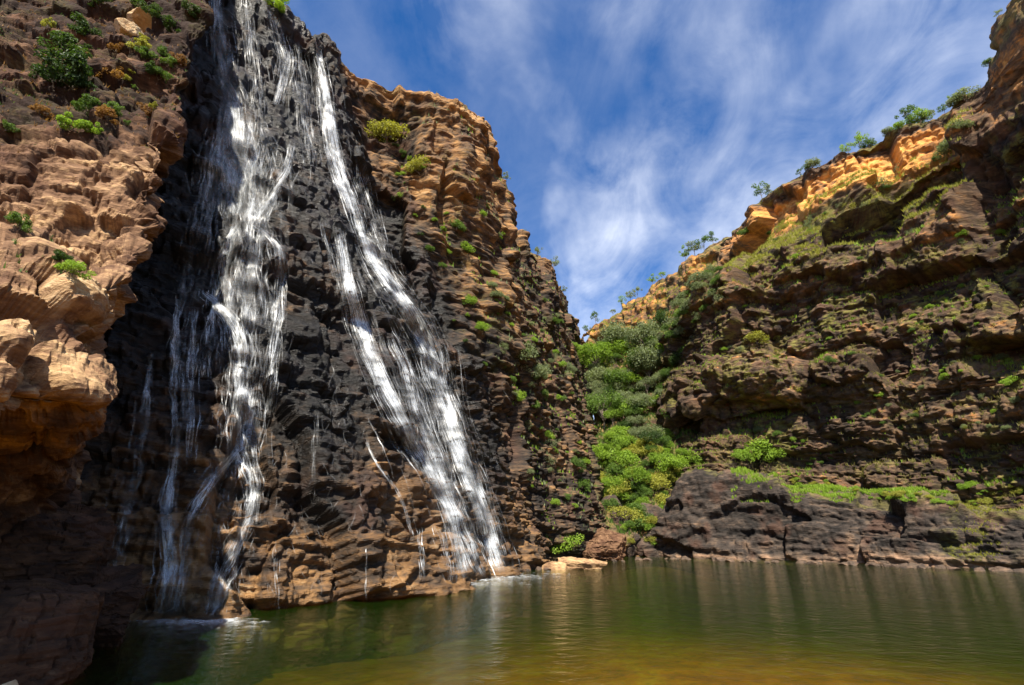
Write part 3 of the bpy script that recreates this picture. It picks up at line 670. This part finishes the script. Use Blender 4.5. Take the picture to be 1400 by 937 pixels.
def tube(pts, r0, r1, k=5):
    pts = np.array(pts, float); n_ = len(pts); T = np.gradient(pts, axis=0); T /= np.linalg.norm(T, axis=1, keepdims=True) + 1e-9
    A = np.cross(T, np.array((0.31, 0.82, 0.48))); A /= np.linalg.norm(A, axis=1, keepdims=True) + 1e-9; B = np.cross(T, A)
    rad = np.linspace(r0, r1, n_); ang = np.linspace(0, 2 * math.pi, k, endpoint=False)
    V = (pts[:, None] + rad[:, None, None] * (np.cos(ang)[None, :, None] * A[:, None] + np.sin(ang)[None, :, None] * B[:, None])).reshape(-1, 3)
    F = []
    for i in range(n_ - 1):
        for j in range(k): F.append((i * k + j, i * k + (j + 1) % k, (i + 1) * k + (j + 1) % k, (i + 1) * k + j))
    return V, np.array(F)
def proto(seed, clumps, leaves, size, trunk_h, trunk_r, shape):
    """a plant of crown radius about 1: list of leaf clumps on limbs"""
    rg = np.random.default_rng(seed); TV, TF = [], []; b = 0
    def add(v, f):
        nonlocal b
        TV.append(v); TF.append(f + b); b += len(v)
    cs = []
    for i in range(clumps):
        if shape == 'dome':
            th = rg.uniform(0, 6.28); r = math.sqrt(rg.uniform(0, 1)) * 0.78; zc = trunk_h + 0.15 + (0.85 * math.sqrt(max(0, 1 - r * r)) - 0.1) * rg.uniform(0.25, 1.0)
            cs.append((r * math.cos(th), r * math.sin(th), zc, rg.uniform(0.22, 0.42)))
        elif shape == 'spray':
            th = rg.uniform(0, 6.28); r = rg.uniform(0.15, 0.85)
            cs.append((r * math.cos(th), r * math.sin(th), 0.15 + rg.uniform(0.2, 1.2) * (1 - 0.4 * r), rg.uniform(0.16, 0.34)))
        else:   # gum: flat open clumps high on the limbs
            th = rg.uniform(0, 6.28); r = rg.uniform(0.05, 0.85)
            cs.append((r * math.cos(th), r * math.sin(th), trunk_h + rg.uniform(0.0, 1.0) * (1.1 - 0.6 * r), rg.uniform(0.16, 0.32)))
    lean = rg.normal(0, 0.08, 2)
    top = np.array((lean[0], lean[1], max(trunk_h, 0.25)))
    add(*tube([(0, 0, -0.25), (lean[0] * .3, lean[1] * .3, top[2] * 0.5), top], trunk_r, trunk_r * 0.7))
    for (x, y, z_, r) in cs[:max(6, clumps // 2)]:
        c = np.array((x, y, z_)); mid = top * 0.55 + c * 0.45 + rg.normal(0, 0.05, 3)
        st_ = top * rg.uniform(0.5, 1.0)
        add(*tube([st_, mid, c], trunk_r * 0.5, trunk_r * 0.12, 4))
    trunk = mesh_from_arrays('trunk', np.concatenate(TV), np.concatenate(TF), M_BARK, smooth=True)
    cs = np.array(cs); wgt = cs[:, 3] ** 2; pick = rg.choice(len(cs), leaves, p=wgt / wgt.sum())
    d = rg.normal(0, 1, (leaves, 3)); d /= np.linalg.norm(d, axis=1, keepdims=True)
    rad = cs[pick, 3] * rg.uniform(0.35, 1.05, leaves) ** 0.6
    fl = np.array((1.0, 1.0, 0.85)) if shape != 'spray' else np.array((1, 1, 0.9))
    ctr = cs[pick, :3] + d * rad[:, None] * fl
    nrm = d * 0.7 + rg.normal(0, 0.6, (leaves, 3)) + np.array((0, 0, 0.5)); nrm /= np.linalg.norm(nrm, axis=1, keepdims=True)
    ax = np.cross(nrm, rg.normal(0, 1, (leaves, 3))); ax /= np.linalg.norm(ax, axis=1, keepdims=True) + 1e-9; bx_ = np.cross(nrm, ax)
    ln = size * rg.uniform(0.6, 1.4, leaves)[:, None]; wd = ln * rg.uniform(0.32, 0.55, leaves)[:, None]
    fold = nrm * ln * 0.12
    V = np.stack((ctr - ax * ln * 0.5, ctr + bx_ * wd * 0.5 + fold, ctr + ax * ln * 0.5, ctr - bx_ * wd * 0.5 + fold), 1).reshape(-1, 3)
    lv = np.repeat(np.clip(rg.normal(0.45, 0.22, leaves) + 0.25 * (cs[pick, 3] - 0.3), 0, 1), 4)
    crown = mesh_from_arrays('crown', V, np.arange(leaves * 4).reshape(-1, 4), LEAF['mid'], {'lv': lv})
    return crown, trunk
PROTO = {
    'near': [proto(100 + i, 16, 1500, 0.15, 0.15, 0.035, 'spray') for i in range(3)],
    'bush': [proto(200 + i, 20, 2000, 0.125, 0.10, 0.05, 'dome') for i in range(5)],
    'tree': [proto(300 + i, 28, 2800, 0.105, 0.65, 0.06, 'dome') for i in range(4)],
    'gum': [proto(400 + i, 12, 700, 0.14, 0.9, 0.035, 'gum') for i in range(4)],
    'wisp': [proto(500 + i, 14, 520, 0.11, 0.2, 0.03, 'spray') for i in range(3)]}
UP = Vector((0, 0, 1))
def plant(loc, nrm, R, kind, leaf, name, label, cat, group, lean=0.45, squash=1.0):
    crown, trunk = random.choice(PROTO[kind])
    e = bpy.data.objects.new(name, None); COL.objects.link(e); e.location = loc
    ax = (UP + nrm * lean).normalized()
    q = ax.to_track_quat('Z', 'Y'); e.rotation_mode = 'QUATERNION'
    from mathutils import Quaternion
    e.rotation_quaternion = q @ Quaternion((0, 0, 1), random.uniform(0, 6.28))
    k = random.uniform(0.85, 1.15); e.scale = (R * k, R / k, R * squash * random.uniform(0.85, 1.15))
    tag(e, label, cat, group)
    for nm, me in (('trunk', trunk), ('crown', crown)):
        o = bpy.data.objects.new(nm, me); COL.objects.link(o); o.parent = e
        if nm == 'crown':
            o.material_slots[0].link = 'OBJECT'; o.material_slots[0].material = LEAF[leaf]
    return e
def fwd(loc): return CP * loc.y + SP * (loc.z - CAM_H)
def plant_px(px, py, rpx, kind, leaf, name, label, cat, group=None, names=None, **kw):
    h = hit(px, py, names)
    if h is None: return None
    R = rpx / FPX * fwd(h[0])
    return plant(h[0] - h[1] * 0.05 * R, h[1], R, kind, leaf, name, label, cat, group, **kw)
def rim_px(px, rpx, kind, leaf, name, label, cat, group=None, names=None, **kw):
    for py in range(-20, 760, 2):
        h = hit(px, py, names)
        if h is not None:
            R = rpx / FPX * fwd(h[0])
            return plant(h[0] + Vector((0, 0, -0.12 * R)), UP, R, kind, leaf, name, label, cat, group, **kw)
COLOUR = dict(bright='bright green', mid='green', dark='dark green', grey='grey green', yellow='yellow green', dry='rust brown')
def scatter(poly, n_, rr, kinds, name, label, cat, group, names=None, minz=-1.0, **kw):
    xs = [p[0] for p in poly]; ys = [p[1] for p in poly]; c = 0; tries = 0
    while c < n_ and tries < n_ * 25:
        tries += 1
        x, y = random.uniform(min(xs), max(xs)), random.uniform(min(ys), max(ys)); ins = False
        for i in range(len(poly)):
            (x1, y1), (x2, y2) = poly[i], poly[i - 1]
            if (y1 > y) != (y2 > y) and x < (x2 - x1) * (y - y1) / (y2 - y1) + x1: ins = not ins
        if not ins: continue
        h = hit(x, y, names)
        if h is None or h[1].z < minz or h[0].z < 0.3: continue
        kd, lf = random.choice(kinds)
        R = random.uniform(rr[0], rr[1]) * (0.6 + 0.8 * random.random() ** 2) / FPX * fwd(h[0])
        plant(h[0] - h[1] * 0.05 * R, h[1], R, kd, lf, name, label.replace('{s}', 'large' if R * FPX / fwd(h[0]) > 0.5 * (rr[0] + rr[1]) else 'small').replace('{c}', ('wispy ' if kd == 'wisp' else 'tall ' if (kd == 'tree' and name == 'bush') else '') + COLOUR[lf]), cat, group, **kw); c += 1

# near cliff
NC = ('near_cliff',)
for (x, y, r, lf, nm, lb, ct) in [
    (85, 85, 34, 'dark', 'shrub', 'dark green climbing shrub high on the tan cliff', 'shrub'), (100, 130, 36, 'dark', 'shrub', 'largest leafy shrub on the tan cliff, above the lit ledges', 'shrub'),
    (95, 182, 22, 'bright', 'shrub', 'bright green shrub at the top edge of the lit ledges', 'shrub'), (128, 185, 15, 'bright', 'shrub', 'bright green shrub beside the pale ledge corner', 'shrub'),
    (163, 115, 24, 'dry', 'dry_shrub', 'rust coloured dry shrub among the green ones on the tan cliff', 'shrub'), (158, 75, 14, 'dry', 'dry_shrub', 'small rust coloured dry tuft above the larger dry shrub', 'shrub'),
    (190, 68, 15, 'yellow', 'shrub', 'small yellow green shrub under the pale boulder on the cliff', 'shrub'), (55, 158, 13, 'dry', 'dry_shrub', 'low brown dry shrub on the slope of the tan cliff', 'shrub'),
    (108, 55, 24, 'dark', 'shrub', 'dark shrub above the two largest ones on the tan cliff', 'shrub'), (72, 118, 25, 'dark', 'shrub', 'dark spreading shrub beside the largest one on the tan cliff', 'shrub'),
    (122, 160, 20, 'mid', 'shrub', 'green shrub just under the largest one on the tan cliff', 'shrub'), (212, 28, 17, 'dark', 'shrub', 'dark shrub beside the perched cream boulder', 'shrub'), (205, 105, 15, 'dark', 'shrub', 'dark shrub beside the rust coloured dry shrub', 'shrub'),
    (155, 158, 12, 'mid', 'shrub', 'small green shrub below the rust coloured dry shrub', 'shrub'),
    (25, 315, 20, 'mid', 'shrub', 'green shrub growing in the crack above the lit nose of the cliff', 'shrub'), (98, 378, 20, 'bright', 'shrub', 'bright leafy shrub in the cleft beside the overhanging nose', 'shrub'),
    (80, 360, 15, 'dark', 'shrub', 'dark low shrub in the cleft beside the overhanging nose', 'shrub'), (5, 180, 12, 'mid', 'shrub', 'leafy shrub at the shaded edge of the tan cliff', 'shrub'),
    (235, 45, 15, 'dark', 'shrub', 'dark shrub hanging over the shaded alcove', 'shrub'), (258, 25, 16, 'dark', 'shrub', 'dark shrub beside the top of the water veil', 'shrub'), (245, 90, 12, 'dry', 'dry_shrub', 'brown dry shrub hanging beside the shaded alcove', 'shrub')]:
    plant_px(x, y, r, 'near', lf, nm, lb, ct, None, ('near_cliff', 'falls_cliff'))
scatter([(40, 10), (120, -10), (240, 20), (235, 130), (190, 180), (60, 190)], 26, (6, 14), [('near', 'dark'), ('near', 'mid'), ('near', 'dry'), ('near', 'yellow')], 'shrub', 'small {c} shrub on the broken upper slope of the tan cliff', 'shrub', 'shrubs on the upper slope of the tan cliff', NC)
# falls cliff
FC = ('falls_cliff',)
for (x, y, r, kd, lf, lb) in [(528, 195, 30, 'bush', 'yellow', 'vivid yellow green bush on the high ledge beside the main cascade'), (574, 240, 22, 'bush', 'yellow', 'smaller vivid yellow green bush on the high ledge'),
    (380, 22, 24, 'near', 'bright', 'green shrub on the lip of the falls'), (622, 315, 13, 'bush', 'mid', 'green bush in the shaded hollow of the falls cliff'), (634, 345, 14, 'bush', 'bright', 'bright bush in the shaded hollow of the falls cliff'),
    (585, 345, 11, 'bush', 'mid', 'small bush on the black rock beside the main cascade'), (713, 500, 26, 'bush', 'grey', 'large grey green bush halfway up the dry gorge wall'), (735, 520, 18, 'bush', 'grey', 'grey green bush beside the large one on the dry gorge wall'),
    (705, 550, 15, 'bush', 'bright', 'bright green bush under the grey green ones on the gorge wall'), (660, 455, 12, 'bush', 'bright', 'bright bush at the edge of the wet rock'), (777, 752, 24, 'bush', 'bright', 'bright green bush on the waterline at the foot of the gorge wall')]:
    plant_px(x, y, r, kd, lf, 'shrub', lb, 'shrub', None, FC)
scatter([(500, 170), (590, 210), (650, 420), (700, 560), (660, 520), (560, 330)], 26, (4, 9), [('bush', 'mid'), ('bush', 'bright'), ('bush', 'dark')], 'shrub', 'small {c} shrub clinging to the hollow beside the wet black rock', 'shrub', 'shrubs beside the wet black rock', FC)
scatter([(640, 200), (690, 320), (790, 460), (805, 700), (730, 700), (680, 480)], 95, (4, 11), [('bush', 'mid'), ('bush', 'grey'), ('bush', 'bright'), ('wisp', 'grey')], 'bush', '{s} {c} bush on the dry brown gorge wall', 'bush', 'bushes on the dry gorge wall', FC)
for x, r in ((692, 8), (735, 9), (757, 11), (770, 6)): rim_px(x, r, 'gum', 'grey', 'tree', 'small sparse tree on the rim of the dry gorge wall', 'tree', 'trees on the rim of the dry gorge wall', FC)
# gully
GS = ('gully_slope', 'gorge_cliff', 'falls_cliff', 'rock_shelf')
G_ONLY = ('gully_slope',)
scatter([(808, 490), (900, 455), (958, 450), (962, 590), (890, 630), (806, 600)], 95, (12, 26), [('tree', 'mid'), ('tree', 'bright'), ('tree', 'dark'), ('tree', 'grey'), ('tree', 'grey'), ('bush', 'bright')], 'tree', '{s} dense {c} tree on the steep gully slope', 'tree', 'trees on the gully slope', G_ONLY, lean=0.1)
for (x, y, r, lb) in [(935, 470, 30, 'tall pale grey green tree below the notched rim of the gully'), (845, 545, 28, 'broad dark green tree in the middle of the gully slope'), (875, 520, 26, 'rounded green tree uphill of the broad dark one in the gully')]:
    plant_px(x, y, r, 'tree', 'grey' if 'grey' in lb else 'mid', 'tree', lb, 'tree', None, G_ONLY, lean=0.1)
scatter([(808, 610), (880, 600), (955, 640), (945, 690), (900, 735), (850, 720), (808, 660)], 95, (9, 20), [('bush', 'bright'), ('bush', 'yellow'), ('bush', 'mid'), ('tree', 'bright')], 'bush', '{s} leafy {c} bush low in the gully above the pool', 'bush', 'bushes at the foot of the gully', G_ONLY, lean=0.2)
scatter([(800, 480), (900, 440), (985, 350), (985, 420), (940, 460), (820, 510)], 70, (6, 13), [('bush', 'grey'), ('bush', 'mid'), ('wisp', 'grey')], 'bush', '{s} {c} bush on the ledges under the gully rim', 'bush', 'bushes on the ledges under the gully rim', ('gully_slope', 'gorge_cliff'))
scatter([(845, 725), (900, 715), (898, 760), (868, 762)], 14, (7, 13), [('bush', 'bright'), ('bush', 'yellow')], 'bush', '{s} {c} bush among the boulders at the waterline of the gully', 'bush', 'bushes at the waterline of the gully', G_ONLY + ('rock_shelf',), lean=0.2)
for x, r in ((803, 7), (815, 9), (838, 6), (850, 8), (862, 9), (872, 8), (893, 9), (905, 7), (938, 12), (950, 14), (963, 13), (975, 11)): rim_px(x, r, 'gum', random.choice(['mid', 'grey', 'bright']), 'tree', 'slender tree on the notched rim of the gully', 'tree', 'trees on the gully rim', G_ONLY + ('gorge_cliff',))
# gorge cliff
GC = ('gorge_cliff',)
for (x, y, r, kd, lf, lb) in [(1035, 474, 17, 'bush', 'yellow', 'yellow green bush on the ledge over the overhang of the dark cliff'), (1038, 628, 26, 'bush', 'bright', 'large bright bush where the grassy strip meets the gully'), (1062, 630, 19, 'bush', 'bright', 'bright bush beside the largest one at the end of the grassy strip'), (1015, 632, 16, 'bush', 'bright', 'bright bush on the gully side of the largest one'),
    (1332, 118, 24, 'bush', 'grey', 'large olive bush hanging from the buttress below the rim'), (1322, 140, 18, 'bush', 'grey', 'olive bush under the large hanging one on the buttress'), (1302, 205, 20, 'bush', 'grey', 'grey green bush at the top of the grassy terrace'), (1315, 180, 17, 'bush', 'grey', 'grey green bush between the terrace and the buttress'),
    (1225, 245, 18, 'wisp', 'grey', 'pale wispy bush on the terrace under the orange band'), (1205, 258, 15, 'wisp', 'grey', 'pale wispy bush beside the orange rock face'), (1020, 322, 11, 'bush', 'mid', 'green bush at the low end of the orange band'),
    (1315, 325, 9, 'bush', 'bright', 'small bright bush at the edge of the dark recess'), (1365, 322, 8, 'bush', 'bright', 'small bright bush inside the dark recess'), (1385, 525, 12, 'bush', 'bright', 'bright bush under the long overhang of the dark cliff')]:
    plant_px(x, y, r, kd, lf, 'shrub', lb, 'shrub', None, GC + ('rock_shelf',))
scatter([(1000, 350), (1150, 300), (1310, 220), (1400, 360), (1400, 600), (1100, 640), (980, 560)], 150, (3, 7), [('bush', 'mid'), ('bush', 'bright'), ('bush', 'grey'), ('wisp', 'yellow'), ('wisp', 'grey')], 'shrub', '{s} {c} shrub clinging to the dark brown gorge cliff', 'shrub', 'shrubs on the dark gorge cliff', GC, minz=0.1)
scatter([(1020, 330), (1100, 300), (1200, 262), (1300, 195), (1300, 215), (1150, 310), (1050, 335)], 40, (3, 8), [('wisp', 'grey'), ('bush', 'mid'), ('wisp', 'yellow')], 'shrub', 'small {c} shrub on the grassy terrace under the orange band', 'shrub', 'shrubs on the grassy terrace', GC)
for x, r in ((1042, 13), (1052, 9), (1095, 6), (1112, 12), (1103, 7), (1160, 10), (1178, 14), (1188, 11), (1215, 9), (1228, 11), (1245, 16), (1258, 17), (1270, 12), (1292, 8), (1305, 9), (1352, 8), (1366, 6)):
    rim_px(x, r, random.choice(['gum', 'gum', 'bush']), random.choice(['mid', 'grey', 'bright']), 'tree', 'small open tree on the rim above the orange band', 'tree', 'trees on the rim above the orange band', GC)
scatter([(1080, 650), (1180, 668), (1290, 682), (1290, 690), (1170, 682), (1080, 665)], 40, (4, 9), [('bush', 'bright'), ('bush', 'yellow')], 'fern', 'low {c} fern on the strip above the black shelf', 'shrub', 'ferns above the black shelf', ('rock_shelf', 'gorge_cliff'), squash=0.7)
scatter([(1290, 670), (1400, 660), (1400, 700), (1300, 695)], 22, (4, 9), [('bush', 'yellow'), ('wisp', 'yellow'), ('bush', 'bright')], 'shrub', 'low {c} shrub where the shelf meets the dark cliff', 'shrub', 'shrubs where the shelf meets the cliff', ('rock_shelf', 'gorge_cliff'), squash=0.7)
print('plants done %.1f' % (time.time() - T0), flush=True)

# grass: blades in tufts on the ledges of each face
def grass(surf, label, n_, hgt, leaf, cond, blades=6, seed=1):
    rg = np.random.default_rng(seed); S = SURF[surf]
    if S['px'] is None: S['px'] = project(S['fc'])
    m = cond(S['px'][0], S['px'][1], S['fc'], S['fn'])
    wgt = S['fa'] * m
    if wgt.sum() <= 0: return
    idx = rg.choice(len(wgt), n_, p=wgt / wgt.sum())
    c = np.repeat(S['fc'][idx], blades, 0); h_ = np.repeat(rg.uniform(hgt[0], hgt[1], n_), blades) * rg.uniform(0.6, 1.2, n_ * blades)
    th = rg.uniform(0, 6.28, n_ * blades); sp = rg.uniform(0.1, 0.7, n_ * blades)
    dr = np.stack((np.cos(th) * sp, np.sin(th) * sp, np.ones(len(th))), 1)
    tip = c + dr * h_[:, None] * 0.85; b0 = c + np.stack((np.cos(th), np.sin(th), 0 * th), 1) * 0.12 * h_[:, None]
    sd = np.stack((-np.sin(th), np.cos(th), 0 * th), 1) * (h_ * 0.09)[:, None]
    V = np.stack((b0 - sd, b0 + sd, tip), 1).reshape(-1, 3)
    lv = np.repeat(np.clip(np.repeat(rg.uniform(0, 1, n_), blades) * 0.7 + rg.uniform(0, 0.3, n_ * blades), 0, 1), 3)
    o = link('grass', mesh_from_arrays('grass', V, np.arange(len(V)).reshape(-1, 3), LEAF[leaf], {'lv': lv}))
    tag(o, label, 'grass', kind='stuff')
nzf = lambda c, s_, o_: fbm(c / s_ + o_, 3)
grass('gorge_cliff', 'pale yellow grass covering the terrace under the orange band', 8000, (0.5, 1.1), 'yellow', lambda x, y, c, f: (f[:, 2] > 0.45) * (c[:, 2] > 58) * (c[:, 2] < 76) * (x < 1330) * (x > 990) * (nzf(c, 5, 3) > -0.3), seed=1)
grass('gorge_cliff', 'dry olive grass tufts on the ledges of the dark gorge cliff', 15000, (0.3, 0.8), 'straw', lambda x, y, c, f: (f[:, 2] > 0.25) * (c[:, 2] < 68) * (nzf(c, 8, 5) > -0.15), seed=2)
grass('gorge_cliff', 'greener grass tufts on the broader ledges of the dark gorge cliff', 4000, (0.4, 0.9), 'bright', lambda x, y, c, f: (f[:, 2] > 0.5) * (c[:, 2] < 66) * (nzf(c, 6, 8) > 0.1), seed=3)
grass('gully_slope', 'green grass between the bushes of the gully slope', 9000, (0.5, 1.1), 'mid', lambda x, y, c, f: (f[:, 2] > 0.25) * (c[:, 2] < 66) * (c[:, 2] > 1), seed=4)
grass('gully_slope', 'yellow grass on the ledges below the gully rim', 4000, (0.5, 1.0), 'yellow', lambda x, y, c, f: (f[:, 2] > 0.35) * (c[:, 2] > 52) * (c[:, 2] < 78), seed=5)
grass('rock_shelf', 'bright green grass strip on top of the black shelf', 12000, (0.25, 0.7), 'bright', lambda x, y, c, f: (f[:, 2] > 0.5) * (x > 1000) * (x < 1300) * (c[:, 2] > 8.3) * (y < 690) * (nzf(c, 4, 3) > -0.3), seed=6)
grass('rock_shelf', 'yellow moss and grass on the low end of the shelf', 2600, (0.15, 0.4), 'yellow', lambda x, y, c, f: (f[:, 2] > 0.2) * np.clip(blob(x, y, 1335, 742, 35, 25) + 0.6 * blob(x, y, 1350, 690, 70, 12) - 0.15, 0, 1), seed=7)
grass('falls_cliff', 'grass tufts on the ledges of the dry gorge wall', 5000, (0.3, 0.8), 'grey', lambda x, y, c, f: (f[:, 2] > 0.45) * (x > line_x(WETLINE, y) + 10) * (c[:, 2] < 71) * (x < 830) * (nzf(c, 6, 3) > -0.1), seed=8)
grass('falls_cliff', 'green grass tufts under the bushes of the gorge wall', 2500, (0.3, 0.8), 'bright', lambda x, y, c, f: (f[:, 2] > 0.5) * (x > line_x(WETLINE, y)) * (c[:, 2] < 69) * (x < 830) * (nzf(c, 5, 9) > 0.15), seed=9)
grass('near_cliff', 'dry rust coloured grass on the upper slope of the tan cliff', 2600, (0.10, 0.30), 'dry', lambda x, y, c, f: (f[:, 2] > 0.35) * (y < 210) * (y > -40) * (nzf(c, 2, 3) > -0.1), seed=10)
grass('near_cliff', 'green grass in the cracks of the tan cliff', 1500, (0.10, 0.28), 'mid', lambda x, y, c, f: (f[:, 2] > 0.35) * (y > -40) * np.clip(sstep(220, 150, y) + blob(x, y, 60, 350, 60, 30), 0, 1) * (nzf(c, 1.6, 6) > 0.05), seed=11)
print('grass done %.1f' % (time.time() - T0), flush=True)

# ------------------------------------------------------------------ loose rocks
def boulder_mesh(name, seed, mat, dims, tone, moss=0.0, cuts=9, n_=48, strata=0.0, rot=0.0, wet=0.0):
    rg = np.random.default_rng(seed)
    u = np.linspace(0, 2 * math.pi, 2 * n_, endpoint=False); v = np.linspace(0.02, math.pi - 0.02, n_)
    U, W = np.meshgrid(u, v, indexing='ij')
    D = np.stack((np.sin(W) * np.cos(U), np.sin(W) * np.sin(U), np.cos(W)), -1).reshape(-1, 3)
    r = np.full(len(D), 1.25)
    for _ in range(cuts):                                   # flat broken faces
        pn = rg.normal(0, 1, 3); pn /= np.linalg.norm(pn); k = D @ pn
        r = np.minimum(r, np.where(k > 0.05, rg.uniform(0.7, 1.0) / np.maximum(k, 0.05), 9))
    V = D * r[:, None] * np.array(dims)
    nrm = D
    V = V + nrm * (0.10 * min(dims) * fbm(V / (0.5 * min(dims)) + seed, 4))[:, None]
    if n_ > 60:
        r_, e, off = vor(V / np.array((0.8, 0.8, 0.5)) + 11, seed, True); V = V + nrm * ((r_[:, 0] - 0.5) * 0.16 - 0.10 * (1 - sstep(0, 0.1, e)) + 0.10 * (r_[:, 1] - 0.5) * off[:, 0] * 2)[:, None]
    if strata:
        r_, e, off = vor(V / np.array((2.0, 2.0, 0.35)) + 3, seed); V = V + nrm * ((r_[:, 0] - 0.5) * strata)[:, None]
    F = []
    i = np.arange(2 * n_)[:, None] * n_ + np.arange(n_ - 1)[None, :]; j = (np.arange(2 * n_)[:, None] + 1) % (2 * n_) * n_ + np.arange(n_ - 1)[None, :]
    F = np.stack((i.ravel(), i.ravel() + 1, j.ravel() + 1, j.ravel()), 1)
    c, s_ = math.cos(rot), math.sin(rot); V = V @ np.array(((c, s_, 0), (-s_, c, 0), (0, 0, 1)))
    N_ = len(V)
    return mesh_from_arrays(name, V, F, mat, dict(tone=tone + 0.22 * fbm(V / 0.8 + seed, 4), varn=0.4 * sstep(0, 0.5, fbm(V / 1.5 + 9, 3)), moss=np.full(N_, moss), soil=np.zeros(N_), wet=np.full(N_, wet)))
def boulder(loc, seed, mat, dims, tone, label, group=None, name='boulder', **kw):
    o = link(name, boulder_mesh(name, seed, mat, dims, tone, **kw)); o.location = loc
    return tag(o, label, 'rock', group)
def on_water(px, py):
    r = ray(px, py); t_ = -CAM_H / r.z; return (r.x * t_, r.y * t_, 0.0)
boulder(P(18, 915, 17.2), 1, M_LEFT, (1.9, 2.2, 2.5), 0.17, 'big brown boulder at the foot of the tan cliff', n_=110, cuts=9, strata=0.10)  # this boulder and the shaded ones toned dark to deepen the overhang's shade
boulder(P(115, 835, 21.5), 2, M_LEFT, (2.3, 2.2, 1.5), 0.10, 'dark shaded boulder in the pool below the overhang', n_=90, strata=0.3, cuts=14)
boulder(P(85, 770, 21.0), 3, M_LEFT, (1.6, 2.0, 2.2), 0.08, 'shaded block wedged under the overhanging cliff', n_=90, strata=0.3, cuts=14)
boulder(P(2, 946, 13.6), 4, M_LEFT, (0.22, 0.25, 0.2), 0.9, 'small pale stone at the edge of the pool')
x, y, z_ = on_water(788, 779); boulder((x + 0.4, y + 1.6, 0.1), 5, M_LEFT, (3.2, 1.8, 1.15), 0.66, 'pale flat boulder on the waterline under the bright bush', n_=60, cuts=16, strata=0.2)
x, y, z_ = on_water(762, 779); boulder((x, y + 1.0, 0.0), 15, M_LEFT, (1.6, 1.2, 0.7), 0.66, 'low tan stone in the water beside the pale flat boulder')
x, y, z_ = on_water(836, 768); boulder((x, y + 5.0, 1.6), 6, M_LEFT, (3.4, 2.8, 3.2), 0.34, 'square layered slab of rock standing in the water at the gully mouth', name='rock_slab', n_=80, strata=0.3, cuts=14)
for k, (px, py, Y, d) in enumerate([(848, 712, 101, 2.4), (880, 705, 103, 2.8), (862, 735, 98.5, 2.0), (878, 748, 97.5, 1.8), (895, 735, 99, 2.0), (838, 690, 104, 2.2), (900, 705, 102, 2.2), (858, 752, 96.5, 1.4), (890, 757, 96, 1.5)]):
    boulder(P(px, py, Y), 20 + k, M_SHELF, (d, d * 0.9, d * 0.7), 0.34, 'dark boulder tumbled among the bushes at the gully mouth', 'boulders at the gully mouth', rot=k)
for k, (px, py, Y, d, lb) in enumerate([(193, 30, 25.5, 1.1, 'pale cream boulder perched high on the tan cliff'), (178, 45, 25.0, 0.85, 'flat pale stone below the perched cream boulder')]):
    h = hit(px, py, NC)
    if h: boulder(h[0], 40 + k, M_LEFT, (d, d, d * 0.5), 0.95, lb)
SHORE = [boulder_mesh('stone', 60 + k, M_SHELF, (1.0, 0.8, 0.55), 0.46, cuts=12, n_=20) for k in range(4)]
rs = random.Random(3)
for k in range(44):                                     # stones broken off the shelf, along the waterline
    px = rs.uniform(905, 1398); py = float(np.interp(px, [900, 1000, 1200, 1400], [763, 767, 774, 782])) + rs.uniform(-0.5, 1.2)
    x, y, z_ = on_water(px, py); o = link('stone', SHORE[k % 4]); d_ = rs.uniform(0.25, 0.9)
    o.location = (x, y, 0.05 * d_); o.scale = (d_, d_, d_ * rs.uniform(0.6, 1.1)); o.rotation_euler = (0, 0, rs.uniform(0, 6.28))
    tag(o, 'small stone at the waterline of the black shelf', 'stone', 'stones along the foot of the shelf')
for k, (px, py) in enumerate([(722, 781), (735, 779), (748, 779), (840, 768), (852, 768), (872, 766), (885, 766)]):
    x, y, z_ = on_water(px, py); o = link('stone', SHORE[k % 4]); d_ = rs.uniform(0.3, 0.75)
    o.location = (x, y, 0.0); o.scale = (d_, d_, d_); o.rotation_euler = (0, 0, rs.uniform(0, 6.28))
    tag(o, 'small stone at the waterline below the falls and the gully', 'stone', 'stones below the falls and the gully')
print('total %.1f' % (time.time() - T0), 'tris', sum(len(m.polygons) * 2 for m in bpy.data.meshes), flush=True)
